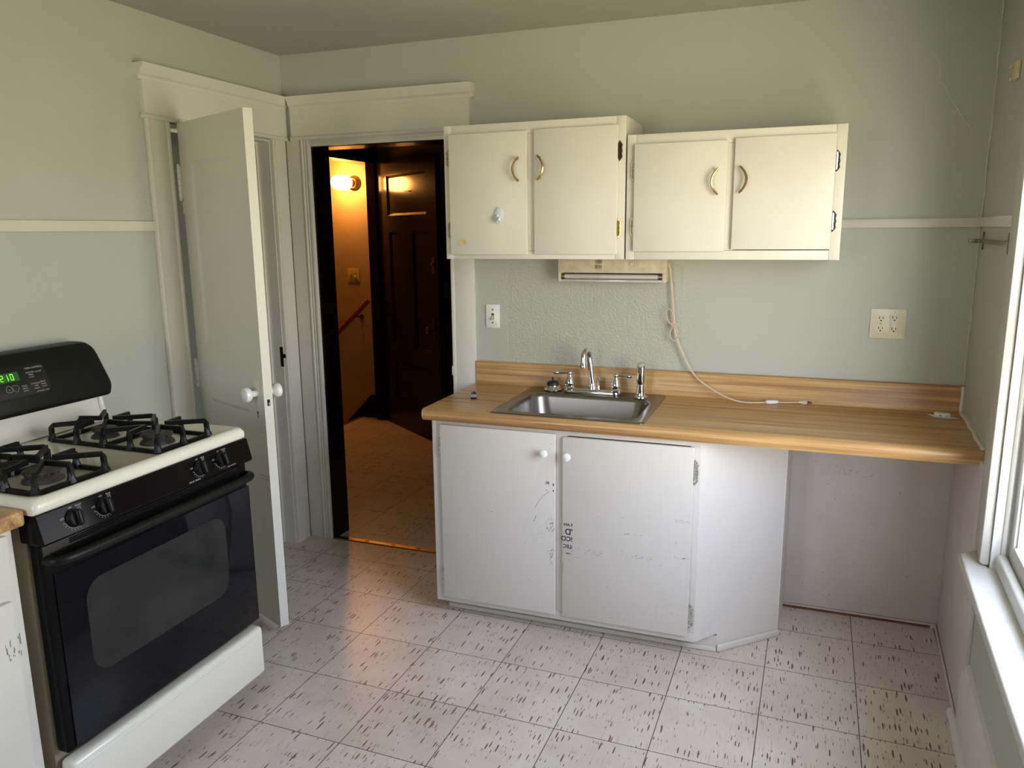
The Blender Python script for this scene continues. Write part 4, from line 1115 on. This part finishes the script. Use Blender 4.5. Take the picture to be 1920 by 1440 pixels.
b.obj('vent_grille', 'dark_gap', ul)
b = B().box(1.737, 1.777, UY - .001, UY + .001, 1.452, 1.474).obj('switch_recess', 'pale_residue', ul)
B().box(1.741, 1.755, UY - .005, UY, 1.456, 1.469, .001).obj('rocker_switch', 'ivory_plastic', ul)
def smooth(pts, it=2, sub=4):
    sm = []
    for p, q in zip(pts, pts[1:]):
        for t in range(sub): sm.append(Vector(p).lerp(Vector(q), t / sub))
    sm.append(Vector(pts[-1]))
    for _ in range(it): sm = [sm[0]] + [(sm[i - 1] + sm[i] * 2 + sm[i + 1]) / 4 for i in range(1, len(sm) - 1)] + [sm[-1]]
    return sm
P = [(1.893, -.030, 1.462), (1.900, -.024, 1.44), (1.906, -.022, 1.38), (1.915, -.022, 1.30), (1.920, -.024, 1.24), (1.924, -.026, 1.205)]
tail = [(1.924, -.026, 1.205), (1.932, -.028, 1.16), (1.950, -.028, 1.115), (1.975, -.030, 1.06), (2.002, -.034, 1.012), (2.040, -.045, .975), (2.10, -.060, .940), (2.165, -.080, .9125), (2.225, -.094, .9045), (2.27, -.085, .9045), (2.315, -.068, .9055)]
b = B()
for dx in (-.0016, .0016):
    b.tube([v + Vector((dx, 0, 0)) for v in smooth(P)], .0022, 8)
    b.tube([v + Vector((dx, 0, dx * .6)) for v in smooth(tail)], .0022, 8)
lo = [(1.922, -.026, 1.205), (1.905, -.032, 1.215), (1.895, -.034, 1.245), (1.902, -.034, 1.262), (1.914, -.033, 1.255), (1.924, -.031, 1.225), (1.918, -.030, 1.200), (1.910, -.030, 1.180), (1.914, -.032, 1.158), (1.928, -.032, 1.150), (1.938, -.031, 1.165), (1.932, -.029, 1.19), (1.922, -.026, 1.205)]
lo = [(1.922 + (p[0] - 1.922) * 1.35, p[1], 1.205 + (p[2] - 1.205) * 1.25) for p in lo]
b.tube(smooth(lo), .0026, 8)
b.tube(smooth([(1.910, -.034, 1.208), (1.922, -.038, 1.198), (1.932, -.034, 1.206), (1.936, -.03, 1.212)]), .002, 8).tube(smooth([(1.912, -.036, 1.196), (1.924, -.040, 1.206), (1.934, -.034, 1.196)]), .002, 8)
b.tube(smooth([(2.35, -.058, .9055), (2.40, -.045, .9055), (2.435, -.038, .9065)]), .0026, 8)
cord = b.obj('power_cord', 'cord_vinyl', ul)
CM = Matrix.Translation((2.333, -.062, .901)) @ Matrix.Rotation(math.radians(20), 4, 'Z')
B().prism(oval(0, 0, .026, .013), .0, .014, 'z', .004, M=CM).obj('cord_switch', 'white_plastic', cord)
PM = Matrix.Translation((2.435, -.038, .9075)) @ Matrix.Rotation(math.radians(12), 4, 'Z')
b = B().lathe([(.004, 0), (.005, .004), (.0045, .006), (.007, .012), (.009, .022), (.010, .027)], (0, 0, 0), (1, 0, 0), 14, M=PM).box(.026, .032, -.012, .012, -.0055, .0095, .002, M=PM)
b.obj('plug', 'fixture_ivory', cord)
B().box(.032, .050, -.0075, -.0060, -.003, .004, M=PM).box(.032, .050, .0060, .0075, -.003, .004, M=PM).obj('plug_prong', 'dark_iron', cord)

# ================================================================== OUTLET PLATE
ot = thing('outlet_plate', (2.741, 0, 1.178), 'ivory double outlet plate on the sage wall above the counter', 'outlet')
OX0, OX1, OZ0, OZ1 = 2.678, 2.806, 1.176, 1.292
B().prism(rrect(OX0, OX1, OZ0, OZ1, .003), -.006, -.0005, 'y', .002).obj('cover_plate', 'ivory_plastic', ot)
cxA, cxB, cz = 2.717, 2.764, 1.234
def slots(b, x, z):
    b.box(x - .0078, x - .0052, -.0092, -.0076, z - .001, z + .008).box(x + .0052, x + .0078, -.0092, -.0076, z - .0005, z + .007).cone((x, -.0092, z - .007), (x, -.0076, z - .007), .0028, seg=10)
for dz in (.0195, -.0195):
    r = B().prism([(cxA + p, cz + dz + q) for p, q in [(.0165 * math.cos(a), max(-.0135, min(.0135, .0165 * math.sin(a)))) for a in [2 * PI * k / 32 for k in range(32)]]], -.008, -.005, 'y').obj('receptacle', 'ivory_plastic', ot)
    b = B(); slots(b, cxA, cz + dz); b.obj('slots', 'dark_gap', r)
g = B().prism(rrect(cxB - .0165, cxB + .0165, cz - .0335, cz + .0335, .003), -.008, -.005, 'y', .001).obj('safety_receptacle', 'ivory_plastic', ot)
for dz in (.022, -.021):
    b = B(); slots(b, cxB, cz + dz); b.obj('slots', 'dark_gap', g)
for dz in (.00375, -.00475):
    B().box(cxB - .008, cxB + .008, -.0095, -.007, cz + dz - .00275, cz + dz + .00275, .0005).obj('test_button', 'white_plastic', g)
for sx__, sz__ in ((cxB, OZ1 - .012), (cxB, OZ0 + .012), (cxA, cz)):
    B().cone((sx__, -.0075, sz__), (sx__, -.0055, sz__), .0033, seg=12).obj('screw', 'old_nickel', ot)

# ================================================================== BRACKETS ON THE RIGHT WALL
cb = thing('curtain_bracket', RW @ Vector((.3, .0, 1.55)), 'metal curtain rod bracket on the right wall below the rail', 'bracket')
b = B()
for d in (.10, .60): B().prism([(d - .009, 1.535), (d + .004, 1.520), (d + .009, 1.528), (d + .005, 1.552), (d + .009, 1.576), (d + .002, 1.583), (d - .009, 1.568)], 0.001, .006, 'y').obj('wall_plate', 'old_nickel', cb, RW)
b = B().box(.08, .62, .006, .011, 1.544, 1.558, .001).box(.075, .090, .006, .045, 1.544, 1.558, .001)
b.obj('bracket_arm', 'old_nickel', cb, RW)
mb = B().box(.39, .46, 0.0005, .012, 2.042, 2.095, .003).box(.385, .40, .012, .020, 2.045, 2.055, .002).box(.385, .40, .012, .020, 2.082, 2.092, .002).cone((.405, .012, 2.076), (.405, .015, 2.076), .004, seg=12)
mbo = mb.obj('blind_bracket', 'yellowed_bracket', M=RW)
rest(mbo); tag(mbo, 'yellowed blind bracket high on the right wall', 'bracket')
